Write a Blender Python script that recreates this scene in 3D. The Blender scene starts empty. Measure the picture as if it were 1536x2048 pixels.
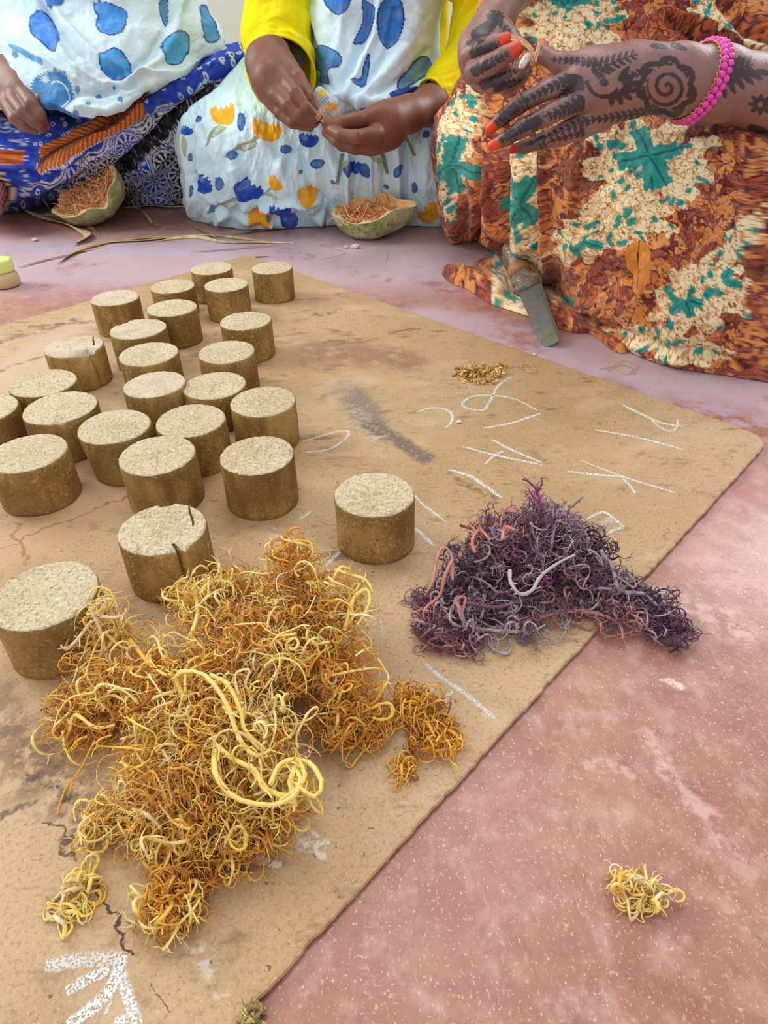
import bpy, math, random
import numpy as np
from mathutils import Matrix, Vector

# ------------------------------------------------------------------ camera, world, light
H = .345; FPX = 1400.; TH = math.radians(36); RO = math.radians(1.5)
Fv = np.array([0, math.cos(TH), -math.sin(TH)])
_R0 = np.array([1, 0, 0.]); _U0 = np.array([0, math.sin(TH), math.cos(TH)])
Rv = math.cos(RO)*_R0 - math.sin(RO)*_U0
Uv = math.cos(RO)*_U0 + math.sin(RO)*_R0
CP = np.array([0, 0, H])
scn = bpy.context.scene
col = scn.collection
cd = bpy.data.cameras.new('camera'); cam = bpy.data.objects.new('camera', cd); col.objects.link(cam)
cam.matrix_world = Matrix([[Rv[0], Uv[0], -Fv[0], CP[0]], [Rv[1], Uv[1], -Fv[1], CP[1]],
                           [Rv[2], Uv[2], -Fv[2], CP[2]], [0, 0, 0, 1]])
cd.sensor_fit = 'VERTICAL'; cd.sensor_height = 24; cd.lens = 24*FPX/2048
cd.clip_start = .01; cd.clip_end = 60
cd.dof.use_dof = False
scn.camera = cam
scn.view_settings.view_transform = 'Standard'; scn.view_settings.look = 'None'
scn.view_settings.gamma = 1; scn.view_settings.use_curve_mapping = False
scn.view_settings.exposure = -0.13
W = bpy.data.worlds.new('world'); scn.world = W; W.use_nodes = True
W.node_tree.nodes['Background'].inputs[0].default_value = (.93, .96, 1, 1)
W.node_tree.nodes['Background'].inputs[1].default_value = .74

def area(name, loc, target, sx, sy, power, color=(1, 1, 1)):
    l = bpy.data.lights.new(name, 'AREA'); l.shape = 'RECTANGLE'; l.size = sx; l.size_y = sy
    l.energy = power; l.color = color
    o = bpy.data.objects.new(name, l); col.objects.link(o)
    o.location = loc
    o.rotation_euler = (Vector(target)-Vector(loc)).to_track_quat('-Z', 'Y').to_euler()
    return o
# daylight coming in through the two window openings of the room and the open roof light
area('window_daylight_right', (1.75, 2.52, 1.35), (.3, .7, 0), 1.0, 1.0, 36, (.90, .95, 1))
area('window_daylight_left', (-1.92, 1.5, 1.35), (0, .8, 0), 1.1, 1.0, 36, (1, .99, .96))
area('roof_light', (.1, 1.5, 2.5), (0, .9, 0), 1.3, 1.0, 22, (1, .99, .97))

area('front_fill', (-.5, -1.1, 1.35), (0, 1.3, .25), 1.3, 1.2, 11, (.94, .97, 1))  # unseen fill lamp added behind the camera to brighten the skirts

# ------------------------------------------------------------------ helpers
def ray(x, y): return Fv + Rv*((x-768)/FPX) - Uv*((y-1024)/FPX)
def atz(x, y, z=0.):
    d = ray(x, y); return CP + d*((z-H)/d[2])
def aty(x, y, Y):
    d = ray(x, y); return CP + d*(Y/d[1])
def atd(x, y, D): return CP + ray(x, y)*D
def proj(P):
    v = np.asarray(P, float)-CP; w = v@Fv
    return 768+FPX*(v@Rv)/w, 1024-FPX*(v@Uv)/w
def lin(*c):
    c = np.array(c, float)/255.
    return np.where(c <= .04045, c/12.92, ((c+.055)/1.055)**2.4)
def hsh(ix, iy, seed=0):
    n = (ix.astype(np.int64)*374761393 + iy.astype(np.int64)*668265263 + seed*974634777) & 0x7fffffff
    n = ((n ^ (n >> 13))*1274126177) & 0x7fffffff
    n = (n ^ (n >> 16)) & 0xffffff
    return n/float(0xffffff)
def vnoise(x, y, seed=0):
    xi = np.floor(x); yi = np.floor(y); fx = x-xi; fy = y-yi
    fx = fx*fx*(3-2*fx); fy = fy*fy*(3-2*fy)
    a = hsh(xi, yi, seed); b = hsh(xi+1, yi, seed); c = hsh(xi, yi+1, seed); d = hsh(xi+1, yi+1, seed)
    return (a*(1-fx)+b*fx)*(1-fy)+(c*(1-fx)+d*fx)*fy
def fbm(x, y, seed=0, o=4):
    s = 0; a = .5; t = 0
    for i in range(o):
        s = s+a*vnoise(x, y, seed+i*7); t += a; a *= .5; x = x*2.03+3.1; y = y*2.03+1.7
    return s/t
def voro(u, v, seed=0, jit=.9):
    iu = np.floor(u); iv = np.floor(v)
    f1 = np.full(u.shape, 9.); f2 = np.full(u.shape, 9.); idr = np.zeros(u.shape); cu = np.zeros(u.shape); cv = np.zeros(u.shape)
    for di in (-1, 0, 1):
        for dj in (-1, 0, 1):
            a = iu+di; b = iv+dj
            px = a+.5+jit*(hsh(a, b, seed)-.5); py = b+.5+jit*(hsh(a, b, seed+11)-.5)
            d = np.hypot(u-px, v-py)
            m = d < f1
            f2 = np.where(m, f1, np.minimum(f2, d))
            f1 = np.where(m, d, f1); idr = np.where(m, hsh(a, b, seed+23), idr)
            cu = np.where(m, px, cu); cv = np.where(m, py, cv)
    return f1, f2, idr, cu, cv
def pdist(u, v, pts):
    d = np.full(u.shape, 1e9)
    for (x0, y0), (x1, y1) in zip(pts[:-1], pts[1:]):
        dx = x1-x0; dy = y1-y0; L = dx*dx+dy*dy+1e-9
        t = np.clip(((u-x0)*dx+(v-y0)*dy)/L, 0, 1)
        d = np.minimum(d, np.hypot(u-x0-t*dx, v-y0-t*dy))
    return d
def leafm(u, v, x0, y0, x1, y1, w):
    dx = x1-x0; dy = y1-y0; L = math.hypot(dx, dy); dx /= L; dy /= L
    t = ((u-x0)*dx+(v-y0)*dy)/L; s = -(u-x0)*dy+(v-y0)*dx
    tt = np.clip(t, 0, 1)
    prof = w*np.sqrt(np.clip(np.sin(np.pi*tt**.8), 0, 1))
    return (t > 0) & (t < 1) & (np.abs(s) < prof)
def polym(u, v, pts):
    m = np.zeros(u.shape, bool); n = len(pts)
    for i in range(n):
        x0, y0 = pts[i]; x1, y1 = pts[(i+1) % n]
        c = ((y0 > v) != (y1 > v)) & (u < (x1-x0)*(v-y0)/((y1-y0) if y1 != y0 else 1e-9)+x0)
        m ^= c
    return m
def smooth_poly(pts, n=8):
    P = np.array(pts, float); m = len(P); out = []
    for i in range(m):
        p0, p1, p2, p3 = P[i-1], P[i], P[(i+1) % m], P[(i+2) % m]
        for k in range(n):
            t = k/n
            out.append(tuple(.5*((2*p1)+(p2-p0)*t+(2*p0-5*p1+4*p2-p3)*t*t+(3*p1-p0-3*p2+p3)*t**3)))
    return out

def tag(o, label=None, cat=None, group=None, kind=None):
    if label: o['label'] = label
    if cat: o['category'] = cat
    if group: o['group'] = group
    if kind: o['kind'] = kind
    return o
def empty(name, loc, label, cat, group=None):
    o = bpy.data.objects.new(name, None); col.objects.link(o); o.location = loc
    o.empty_display_size = .02
    tag(o, label, cat, group)
    return o
def mesh(name, V, F, m, parent=None, vc=None, smooth=True, mats=None, midx=None, origin=None):
    """V are world coordinates; parented meshes are shifted to the parent's origin"""
    V = np.asarray(V, np.float32)
    me = bpy.data.meshes.new(name)
    off = None
    if parent is not None:
        off = np.array(parent.location)
        if parent.parent: off = off+np.array(parent.parent.location)
    elif origin is not None: off = np.array(origin, float)
    if off is not None: V = V-off.astype(np.float32)
    if isinstance(F, np.ndarray):
        n, k = F.shape
        me.vertices.add(len(V)); me.vertices.foreach_set('co', V.ravel())
        me.loops.add(n*k); me.loops.foreach_set('vertex_index', F.astype(np.int32).ravel())
        me.polygons.add(n); me.polygons.foreach_set('loop_start', np.arange(0, n*k, k, dtype=np.int32))
        me.update(calc_edges=True)
    else:
        me.from_pydata(V.tolist(), [], F)
    if smooth: me.polygons.foreach_set('use_smooth', np.ones(len(me.polygons), bool))
    if vc is not None:
        a = me.color_attributes.new('Col', 'FLOAT_COLOR', 'POINT')
        cc = np.ones((len(V), 4), np.float32); cc[:, :3] = vc; a.data.foreach_set('color', cc.ravel())
    for mm in (mats or [m]): me.materials.append(mm)
    if midx is not None: me.polygons.foreach_set('material_index', np.asarray(midx, np.int32))
    me.update()
    o = bpy.data.objects.new(name, me); col.objects.link(o)
    if parent is not None: o.parent = parent
    elif origin is not None: o.location = tuple(float(q) for q in origin)
    return o
def gridfaces(nr, nc, off=0, wrap=False):
    i = np.arange(nr-1)[:, None]; j = np.arange(nc if wrap else nc-1)[None, :]
    j2 = (j+1) % nc
    return (np.stack([i*nc+j, i*nc+j2, (i+1)*nc+j2, (i+1)*nc+j], -1)+off).reshape(-1, 4)

# ------------------------------------------------------------------ materials
def mat(name, base=(.5, .5, .5), vcol=False, rough=.6, noise=(), bumps=(), spec=.4, sss=0, sheen=0, rvar=0, metallic=0, coat=0, post=None, alpha=None):
    m = bpy.data.materials.new(name); m.use_nodes = True
    nt = m.node_tree; N = nt.nodes; L = nt.links; b = N['Principled BSDF']
    tc = N.new('ShaderNodeNewGeometry'); co = tc.outputs['Position']
    if vcol:
        a = N.new('ShaderNodeVertexColor'); a.layer_name = 'Col'; c = a.outputs['Color']
    else:
        r = N.new('ShaderNodeRGB'); r.outputs[0].default_value = (*base, 1); c = r.outputs[0]
    for (sc, colr, lo, hi, det, stretch) in noise:      # blend towards colr where noise passes lo..hi
        mp = N.new('ShaderNodeMapping'); mp.inputs['Scale'].default_value = stretch
        L.new(co, mp.inputs[0])
        n = N.new('ShaderNodeTexNoise'); n.inputs['Scale'].default_value = sc; n.inputs['Detail'].default_value = det
        n.inputs['Roughness'].default_value = .6
        L.new(mp.outputs[0], n.inputs['Vector'])
        mr = N.new('ShaderNodeMapRange'); mr.inputs[1].default_value = lo; mr.inputs[2].default_value = hi
        L.new(n.outputs[0], mr.inputs[0])
        mx = N.new('ShaderNodeMix'); mx.data_type = 'RGBA'
        amt = 1.
        if len(colr) == 4: amt = colr[3]; 
        mu = N.new('ShaderNodeMath'); mu.operation = 'MULTIPLY'; mu.inputs[1].default_value = amt
        L.new(mr.outputs[0], mu.inputs[0]); L.new(mu.outputs[0], mx.inputs[0])
        L.new(c, mx.inputs[6]); mx.inputs[7].default_value = (*colr[:3], 1)
        c = mx.outputs[2]
    if post: c = post(nt, co, c)
    L.new(c, b.inputs['Base Color'])
    b.inputs['Roughness'].default_value = rough; b.inputs['Metallic'].default_value = metallic
    b.inputs['Specular IOR Level'].default_value = spec
    if coat: b.inputs['Coat Weight'].default_value = coat; b.inputs['Coat Roughness'].default_value = .25
    if sss:
        b.inputs['Subsurface Weight'].default_value = sss; b.inputs['Subsurface Radius'].default_value = (.01, .004, .002)
        b.inputs['Subsurface Scale'].default_value = .5
    if sheen: b.inputs['Sheen Weight'].default_value = sheen
    if rvar:
        n = N.new('ShaderNodeTexNoise'); n.inputs['Scale'].default_value = 9; n.inputs['Detail'].default_value = 6
        L.new(co, n.inputs['Vector'])
        mr = N.new('ShaderNodeMapRange'); mr.inputs[1].default_value = .3; mr.inputs[2].default_value = .7
        mr.inputs[3].default_value = rough-rvar; mr.inputs[4].default_value = rough+rvar
        L.new(n.outputs[0], mr.inputs[0]); L.new(mr.outputs[0], b.inputs['Roughness'])
    prev = None
    for (kind, sc, st, dist) in bumps:
        if kind == 'v':
            t = N.new('ShaderNodeTexVoronoi'); t.inputs['Scale'].default_value = sc; out = t.outputs['Distance']
        else:
            t = N.new('ShaderNodeTexNoise'); t.inputs['Scale'].default_value = sc; t.inputs['Detail'].default_value = 5; out = t.outputs[0]
        L.new(co, t.inputs['Vector'])
        bp = N.new('ShaderNodeBump'); bp.inputs['Strength'].default_value = st; bp.inputs['Distance'].default_value = dist
        L.new(out, bp.inputs['Height'])
        if prev: L.new(prev, bp.inputs['Normal'])
        prev = bp.outputs[0]
    if prev: L.new(prev, b.inputs['Normal'])
    if alpha:
        sc, lo, hi, mxa = alpha
        n = N.new('ShaderNodeTexNoise'); n.inputs['Scale'].default_value = sc; n.inputs['Detail'].default_value = 3
        L.new(co, n.inputs['Vector'])
        mr = N.new('ShaderNodeMapRange'); mr.inputs[1].default_value = lo; mr.inputs[2].default_value = hi; mr.inputs[4].default_value = mxa
        L.new(n.outputs[0], mr.inputs[0])
        av = N.new('ShaderNodeVertexColor'); av.layer_name = 'Col'
        mu = N.new('ShaderNodeMath'); mu.operation = 'MULTIPLY'
        L.new(mr.outputs[0], mu.inputs[0]); L.new(av.outputs['Color'], mu.inputs[1])
        L.new(mu.outputs[0], b.inputs['Alpha'])
    return m

def blotches(items, warp=.006, wscale=60):
    """worn / stained patches and painted floor sheen: list of (x0,y0,x1,y1,half_width,colour,amount,noise_scale,threshold) in metres on the surface"""
    def f(nt, co, c):
        N = nt.nodes; L = nt.links
        geo = N.new('ShaderNodeNewGeometry')
        nw = N.new('ShaderNodeTexNoise'); nw.inputs['Scale'].default_value = wscale; nw.inputs['Detail'].default_value = 4
        L.new(geo.outputs['Position'], nw.inputs['Vector'])
        v1 = N.new('ShaderNodeVectorMath'); v1.operation = 'SUBTRACT'; v1.inputs[1].default_value = (.5, .5, .5)
        L.new(nw.outputs['Color'], v1.inputs[0])
        v2 = N.new('ShaderNodeVectorMath'); v2.operation = 'SCALE'; v2.inputs['Scale'].default_value = warp*4
        L.new(v1.outputs[0], v2.inputs[0])
        v3 = N.new('ShaderNodeVectorMath'); v3.operation = 'ADD'
        L.new(geo.outputs['Position'], v3.inputs[0]); L.new(v2.outputs[0], v3.inputs[1])
        v4 = N.new('ShaderNodeVectorMath'); v4.operation = 'MULTIPLY'; v4.inputs[1].default_value = (1, 1, 0)
        L.new(v3.outputs[0], v4.inputs[0]); P = v4.outputs[0]
        ntex = {}
        for (x0, y0, x1, y1, hw, cl, amt, ns, thr) in items:
            a = Vector((x0, y0, 0)); bb = Vector((x1, y1, 0)); ba = bb-a; L2 = max(ba.length_squared, 1e-8)
            s = N.new('ShaderNodeVectorMath'); s.operation = 'SUBTRACT'; s.inputs[1].default_value = a; L.new(P, s.inputs[0])
            d = N.new('ShaderNodeVectorMath'); d.operation = 'DOT_PRODUCT'; d.inputs[1].default_value = ba/L2; L.new(s.outputs[0], d.inputs[0])
            cl_ = N.new('ShaderNodeClamp'); L.new(d.outputs['Value'], cl_.inputs[0])
            sc = N.new('ShaderNodeVectorMath'); sc.operation = 'SCALE'; sc.inputs[0].default_value = ba; L.new(cl_.outputs[0], sc.inputs['Scale'])
            s2 = N.new('ShaderNodeVectorMath'); s2.operation = 'DISTANCE'; L.new(s.outputs[0], s2.inputs[0]); L.new(sc.outputs[0], s2.inputs[1])
            mr = N.new('ShaderNodeMapRange'); mr.inputs[1].default_value = hw; mr.inputs[2].default_value = hw*.45
            L.new(s2.outputs['Value'], mr.inputs[0])
            if ns not in ntex:
                n = N.new('ShaderNodeTexNoise'); n.inputs['Scale'].default_value = ns; n.inputs['Detail'].default_value = 6
                n.inputs['Roughness'].default_value = .7
                L.new(geo.outputs['Position'], n.inputs['Vector']); ntex[ns] = n
            m2 = N.new('ShaderNodeMapRange'); m2.inputs[1].default_value = thr; m2.inputs[2].default_value = thr+.12; m2.inputs[4].default_value = amt
            L.new(ntex[ns].outputs[0], m2.inputs[0])
            mu = N.new('ShaderNodeMath'); mu.operation = 'MULTIPLY'; L.new(mr.outputs[0], mu.inputs[0]); L.new(m2.outputs[0], mu.inputs[1])
            mx = N.new('ShaderNodeMix'); mx.data_type = 'RGBA'; L.new(mu.outputs[0], mx.inputs[0]); L.new(c, mx.inputs[6])
            mx.inputs[7].default_value = (*cl, 1); c = mx.outputs[2]
        return c
    return f
def pxb(lst, z=0.):
    out = []
    for (x0, y0, x1, y1, wpx, cl, amt, ns, thr) in lst:
        a = atz(x0, y0, z); b = atz(x1, y1, z); mid = atz((x0+x1)/2, (y0+y1)/2, z)
        w = wpx/FPX*((mid-CP)@Fv)
        out.append((a[0], a[1], b[0], b[1], w, tuple(lin(*cl)), amt, ns, thr))
    return out

# ------------------------------------------------------------------ room shell
WH = (225, 212, 220)
floor_blots = pxb([
    (-200, 520, 1000, 520, 260, (204, 180, 190), .85, 9, .30), (850, 640, 1600, 800, 130, (206, 184, 196), .8, 9, .32), (1300, 1080, 1536, 900, 90, (200, 150, 146), .6, 40, .42),  # wide lilac patches: sky sheen of the far floor painted into its colour
    (1330, 1210, 1480, 1260, 60, (228, 190, 180), .55, 90, .45), (1300, 1480, 1420, 1640, 26, (222, 180, 172), .6, 90, .42),
    (1420, 1640, 1520, 1790, 34, (215, 170, 165), .5, 90, .45), (1400, 1130, 1530, 1180, 60, (205, 150, 152), .6, 60, .45),
    (1170, 1520, 1240, 1540, 22, (225, 190, 180), .5, 120, .45), (1330, 1380, 1350, 1395, 12, (235, 222, 190), .8, 120, .40),
    (1080, 700, 1500, 850, 60, (205, 190, 215), .5, 40, .42), (600, 470, 1000, 560, 70, (205, 185, 205), .55, 30, .45),
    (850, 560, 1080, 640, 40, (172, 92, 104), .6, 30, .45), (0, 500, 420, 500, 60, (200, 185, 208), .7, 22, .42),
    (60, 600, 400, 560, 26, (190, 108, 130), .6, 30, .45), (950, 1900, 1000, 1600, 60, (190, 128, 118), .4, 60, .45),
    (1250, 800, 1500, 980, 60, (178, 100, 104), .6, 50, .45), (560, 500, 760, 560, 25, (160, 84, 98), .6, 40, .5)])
floor_m = mat('painted_concrete', lin(166, 108, 92), rough=.40, rvar=.08, spec=.5, coat=.12,
              noise=[(3, (*lin(180, 128, 110), .9), .45, .62, 6, (1, 1, 1)), (11, (*lin(194, 146, 126), .65), .5, .68, 8, (1, 1, 1)),
                     (45, (*lin(144, 84, 70), .5), .52, .66, 6, (1, 1, 1)), (260, (*lin(225, 180, 168), .6), .60, .72, 3, (1, 1, 1)),
                     (700, (*lin(236, 208, 196), .7), .63, .70, 2, (1, .6, 1)),
                     (60, (*lin(210, 170, 156), .5), .50, .68, 9, (1, .8, 1)), (70, (*lin(140, 84, 72), .5), .56, .70, 8, (1, .7, 1)), (320, (*lin(222, 190, 174), .35), .60, .72, 4, (1, .5, 1))],
              bumps=[('n', 40, .15, .002), ('n', 350, .25, .0006)], post=blotches(floor_blots, .01, 25))
def box(name, lo, hi, m, parent=None):
    x0, y0, z0 = lo; x1, y1, z1 = hi
    V = [(x0, y0, z0), (x1, y0, z0), (x1, y1, z0), (x0, y1, z0), (x0, y0, z1), (x1, y0, z1), (x1, y1, z1), (x0, y1, z1)]
    F = [(0, 3, 2, 1), (4, 5, 6, 7), (0, 1, 5, 4), (1, 2, 6, 5), (2, 3, 7, 6), (3, 0, 4, 7)]
    return mesh(name, V, F, m, parent, smooth=False)
fl = box('floor', (-2.1, -1.2, -.06), (2.6, 2.7, 0), floor_m); tag(fl, kind='structure')
wall_m = mat('cream_wall_paint', lin(214, 222, 208), rough=.8, noise=[(5, (*lin(220, 214, 192), .5), .4, .7, 5, (1, 1, 1))], bumps=[('n', 60, .1, .002)])
frame_m = mat('window_paint', lin(236, 232, 222), rough=.5, noise=[(20, (*lin(205, 200, 188), .5), .5, .7, 4, (1, 1, 1))])
def wall(name, pieces):
    V = []; F = []
    for lo, hi in pieces:
        x0, y0, z0 = lo; x1, y1, z1 = hi; k = len(V)
        V += [(x0, y0, z0), (x1, y0, z0), (x1, y1, z0), (x0, y1, z0), (x0, y0, z1), (x1, y0, z1), (x1, y1, z1), (x0, y1, z1)]
        F += [tuple(q+k for q in f) for f in ((0, 3, 2, 1), (4, 5, 6, 7), (0, 1, 5, 4), (1, 2, 6, 5), (2, 3, 7, 6), (3, 0, 4, 7))]
    return tag(mesh(name, V, F, wall_m, smooth=False), kind='structure')
wall('wall_back', [((-2.1, 2.6, 0), (1.2, 2.7, 2.6)), ((2.3, 2.6, 0), (2.6, 2.7, 2.6)), ((1.2, 2.6, 0), (2.3, 2.7, .8)), ((1.2, 2.6, 1.9), (2.3, 2.7, 2.6))])
wall('wall_left', [((-2.1, -1.2, 0), (-2.0, .9, 2.6)), ((-2.1, 2.1, 0), (-2.0, 2.6, 2.6)), ((-2.1, .9, 0), (-2.0, 2.1, .8)), ((-2.1, .9, 1.9), (-2.0, 2.1, 2.6))])
def winframe(name, axis, c0, a0, a1):
    o = empty(name, (0, 0, 0), None, None); tag(o, kind='structure')
    for (p, q, zz0, zz1) in ((a0, a0+.05, .8, 1.9), (a1-.05, a1, .8, 1.9), (a0, a1, .8, .85), (a0, a1, 1.85, 1.9)):
        if axis == 'x': box('window_frame', (p, c0, zz0), (q, c0+.05, zz1), frame_m, o)
        else: box('window_frame', (c0, p, zz0), (c0+.05, q, zz1), frame_m, o)
winframe('window_1', 'x', 2.63, 1.2, 2.3); winframe('window_2', 'y', -2.08, .9, 2.1)

# ------------------------------------------------------------------ hardboard sheet
A = np.array([-.220, 1.225]); B = np.array([.3685, .571]); Cc = None
e1 = (B-A)/np.linalg.norm(B-A)
fdir = np.array([-.065-.372, .110-.572]); fdir /= np.linalg.norm(fdir)
Cn = B+fdir*.86
Dn = A+fdir*.86
def rounded(poly, rads, n=10):
    out = []; m = len(poly)
    for i in range(m):
        p = np.array(poly[i]); a = np.array(poly[i-1])-p; b = np.array(poly[(i+1) % m])-p
        a /= np.linalg.norm(a); b /= np.linalg.norm(b); r = rads[i]
        p0 = p+a*r; p2 = p+b*r
        for k in range(n+1):
            t = k/n; out.append((1-t)**2*p0+2*t*(1-t)*p+t*t*p2)
    return out
rng = np.random.default_rng(5)
outl = rounded([A, B, Cn, Dn], [.02, .028, .03, .03])
dense = []
for i in range(len(outl)):
    p = np.array(outl[i]); q = np.array(outl[(i+1) % len(outl)]); L_ = np.linalg.norm(q-p); n = max(1, int(L_/.004))
    for k in range(n):
        dense.append(p+(q-p)*k/n)
dense = np.array(dense); nd = len(dense)
cen = dense.mean(0); tn = np.roll(dense, -1, 0)-np.roll(dense, 1, 0); nr_ = np.stack([tn[:, 1], -tn[:, 0]], 1)
nr_ /= np.linalg.norm(nr_, axis=1)[:, None]
nr_ *= np.sign(((dense-cen)*nr_).sum(1))[:, None]
jt = rng.normal(0, .00035, nd)
BT = .0045
prof = [(-.010, .0003), (-.0022, .0016), (.0001, .0026), (-.0006, BT-.0004), (-.0022, BT)]
V = []
for (o_, z_) in prof:
    q = dense+nr_*(o_+jt*(1 if 0 < z_ < BT-.0001 else .4))[:, None]
    V.append(np.column_stack([q, np.full(nd, z_)]))
V = np.concatenate(V); F = gridfaces(5, nd, wrap=True).tolist()
F.append(list(range(4*nd, 5*nd))); F.append(list(range(nd-1, -1, -1)))
ST = (122, 98, 78)
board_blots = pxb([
    (695, 775, 745, 850, 44, (132, 118, 112), .9, 240, .36), (745, 850, 855, 918, 26, (112, 98, 90), .9, 240, .36), (650, 790, 690, 775, 14, (136, 122, 116), .8, 240, .4),
    (905, 950, 990, 1000, 14, (110, 92, 70), .7, 180, .42), (650, 700, 800, 720, 70, (146, 112, 88), .75, 60, .38),
    (600, 640, 680, 620, 16, (120, 95, 85), .7, 120, .45), (780, 665, 840, 658, 8, (110, 96, 88), .8, 150, .40),
    (560, 680, 700, 690, 24, (170, 140, 110), .6, 60, .42), (760, 740, 900, 860, 60, (196, 164, 122), .5, 70, .45),
    (0, 760, 200, 640, 80, (205, 178, 152), .85, 20, .35), (-20, 690, 150, 640, 14, (118, 92, 74), .8, 90, .42),
    (60, 655, 220, 640, 12, (128, 98, 84), .7, 90, .42), (0, 740, 80, 715, 8, (120, 92, 78), .7, 120, .42),
    (100, 980, 420, 900, 90, (206, 172, 140), .7, 20, .35), (-20, 1100, 200, 1020, 90, (200, 160, 124), .6, 25, .38),
    (0, 1095, 260, 990, 3, (150, 104, 72), .8, 200, .30), (20, 1050, 60, 1130, 4, (160, 96, 66), .7, 200, .35),
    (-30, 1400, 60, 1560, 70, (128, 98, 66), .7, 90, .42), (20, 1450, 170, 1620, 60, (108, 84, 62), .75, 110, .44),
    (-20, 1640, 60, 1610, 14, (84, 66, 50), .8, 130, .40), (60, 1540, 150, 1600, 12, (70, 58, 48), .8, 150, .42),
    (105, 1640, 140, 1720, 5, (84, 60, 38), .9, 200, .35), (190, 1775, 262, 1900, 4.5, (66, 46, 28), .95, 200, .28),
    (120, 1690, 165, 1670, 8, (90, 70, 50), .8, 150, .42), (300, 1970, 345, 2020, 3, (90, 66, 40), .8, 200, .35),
    (600, 1280, 800, 1380, 50, (178, 140, 96), .5, 60, .45), (1040, 850, 1250, 920, 60, (204, 166, 116), .5, 60, .45),
    (420, 940, 700, 760, 60, (205, 176, 140), .5, 30, .40), (240, 1230, 300, 1240, 20, (92, 70, 60), .5, 150, .45),
    (480, 980, 560, 1080, 14, (225, 215, 200), .5, 150, .48), (560, 1640, 640, 1700, 22, (232, 226, 214), .75, 180, .46),
    (480, 1712, 560, 1722, 14, (236, 230, 220), .8, 180, .44), (380, 1890, 440, 1930, 26, (226, 220, 206), .55, 150, .46),
    (410, 1930, 440, 1990, 18, (226, 220, 206), .5, 150, .46), (1060, 1050, 1110, 1030, 20, (226, 214, 190), .5, 150, .44),
    (700, 820, 760, 900, 40, (202, 178, 148), .6, 160, .46)], BT)
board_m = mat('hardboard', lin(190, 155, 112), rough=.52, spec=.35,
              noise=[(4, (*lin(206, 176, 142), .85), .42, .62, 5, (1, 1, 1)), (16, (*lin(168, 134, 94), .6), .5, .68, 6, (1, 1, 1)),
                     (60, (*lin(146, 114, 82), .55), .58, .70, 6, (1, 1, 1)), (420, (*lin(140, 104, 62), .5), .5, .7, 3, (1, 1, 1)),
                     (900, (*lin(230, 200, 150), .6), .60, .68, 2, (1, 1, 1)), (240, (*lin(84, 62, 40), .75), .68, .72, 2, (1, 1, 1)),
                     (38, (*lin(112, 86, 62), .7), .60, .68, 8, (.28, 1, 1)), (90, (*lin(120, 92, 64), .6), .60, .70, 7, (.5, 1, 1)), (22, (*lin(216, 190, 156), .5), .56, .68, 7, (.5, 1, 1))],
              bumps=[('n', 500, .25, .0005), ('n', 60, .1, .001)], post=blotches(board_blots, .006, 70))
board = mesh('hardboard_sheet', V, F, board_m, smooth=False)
tag(board, 'tan scuffed hardboard sheet with rounded corners and chalk letters lying on the red floor', 'board')

chalk_m = mat('chalk_mark', lin(240, 240, 236), rough=.95, spec=.1, alpha=(900, .38, .54, 1.))
def chalk(strokes):
    V = []; F = []; cc = []
    for pts, w, a in strokes:
        P = [np.array(p, float) for p in pts]
        S = []
        for i in range(len(P)-1):
            p0 = P[max(i-1, 0)]; p1 = P[i]; p2 = P[i+1]; p3 = P[min(i+2, len(P)-1)]
            n = max(2, int(np.linalg.norm(p2-p1)/6))
            for k in range(n):
                t = k/n; S.append(.5*((2*p1)+(p2-p0)*t+(2*p0-5*p1+4*p2-p3)*t*t+(3*p1-p0-3*p2+p3)*t**3))
        S.append(P[-1]); S = np.array([atz(x, y, BT+.00012+.00002*(len(V)//60 % 12)) for x, y in S])
        T = np.gradient(S, axis=0); T /= np.linalg.norm(T, axis=1)[:, None]
        Nn = np.stack([-T[:, 1], T[:, 0], 0*T[:, 0]], 1)
        mid = atz(*P[len(P)//2], BT); ww = w*1.35/FPX*((mid-CP)@Fv)
        k = len(V); m = len(S)
        for q, al in ((-1, .0), (-.55, 1), (.55, 1), (1, 0)):
            for i in range(m):
                f = .6+.4*min(1, 3*min(i, m-1-i)/m+.3)
                V.append(S[i]+Nn[i]*ww*q*f*(.85+.3*rng.random())); cc.append([a*al]*3)
        for r in range(3):
            for i in range(m-1):
                b = k+r*m+i; F.append((b, b+1, b+m+1, b+m))
    o = mesh('chalk_mark', V, F, chalk_m, board, vc=np.array(cc), smooth=False)
    tag(o, 'white chalk letters and strokes', kind='stuff'); return o
def z3(*p): return [(600+x/1.641, 700+y/1.641) for x, y in p]
def z5(*p): return [(x/2.194, 1600+y/2.194) for x, y in p]
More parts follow.
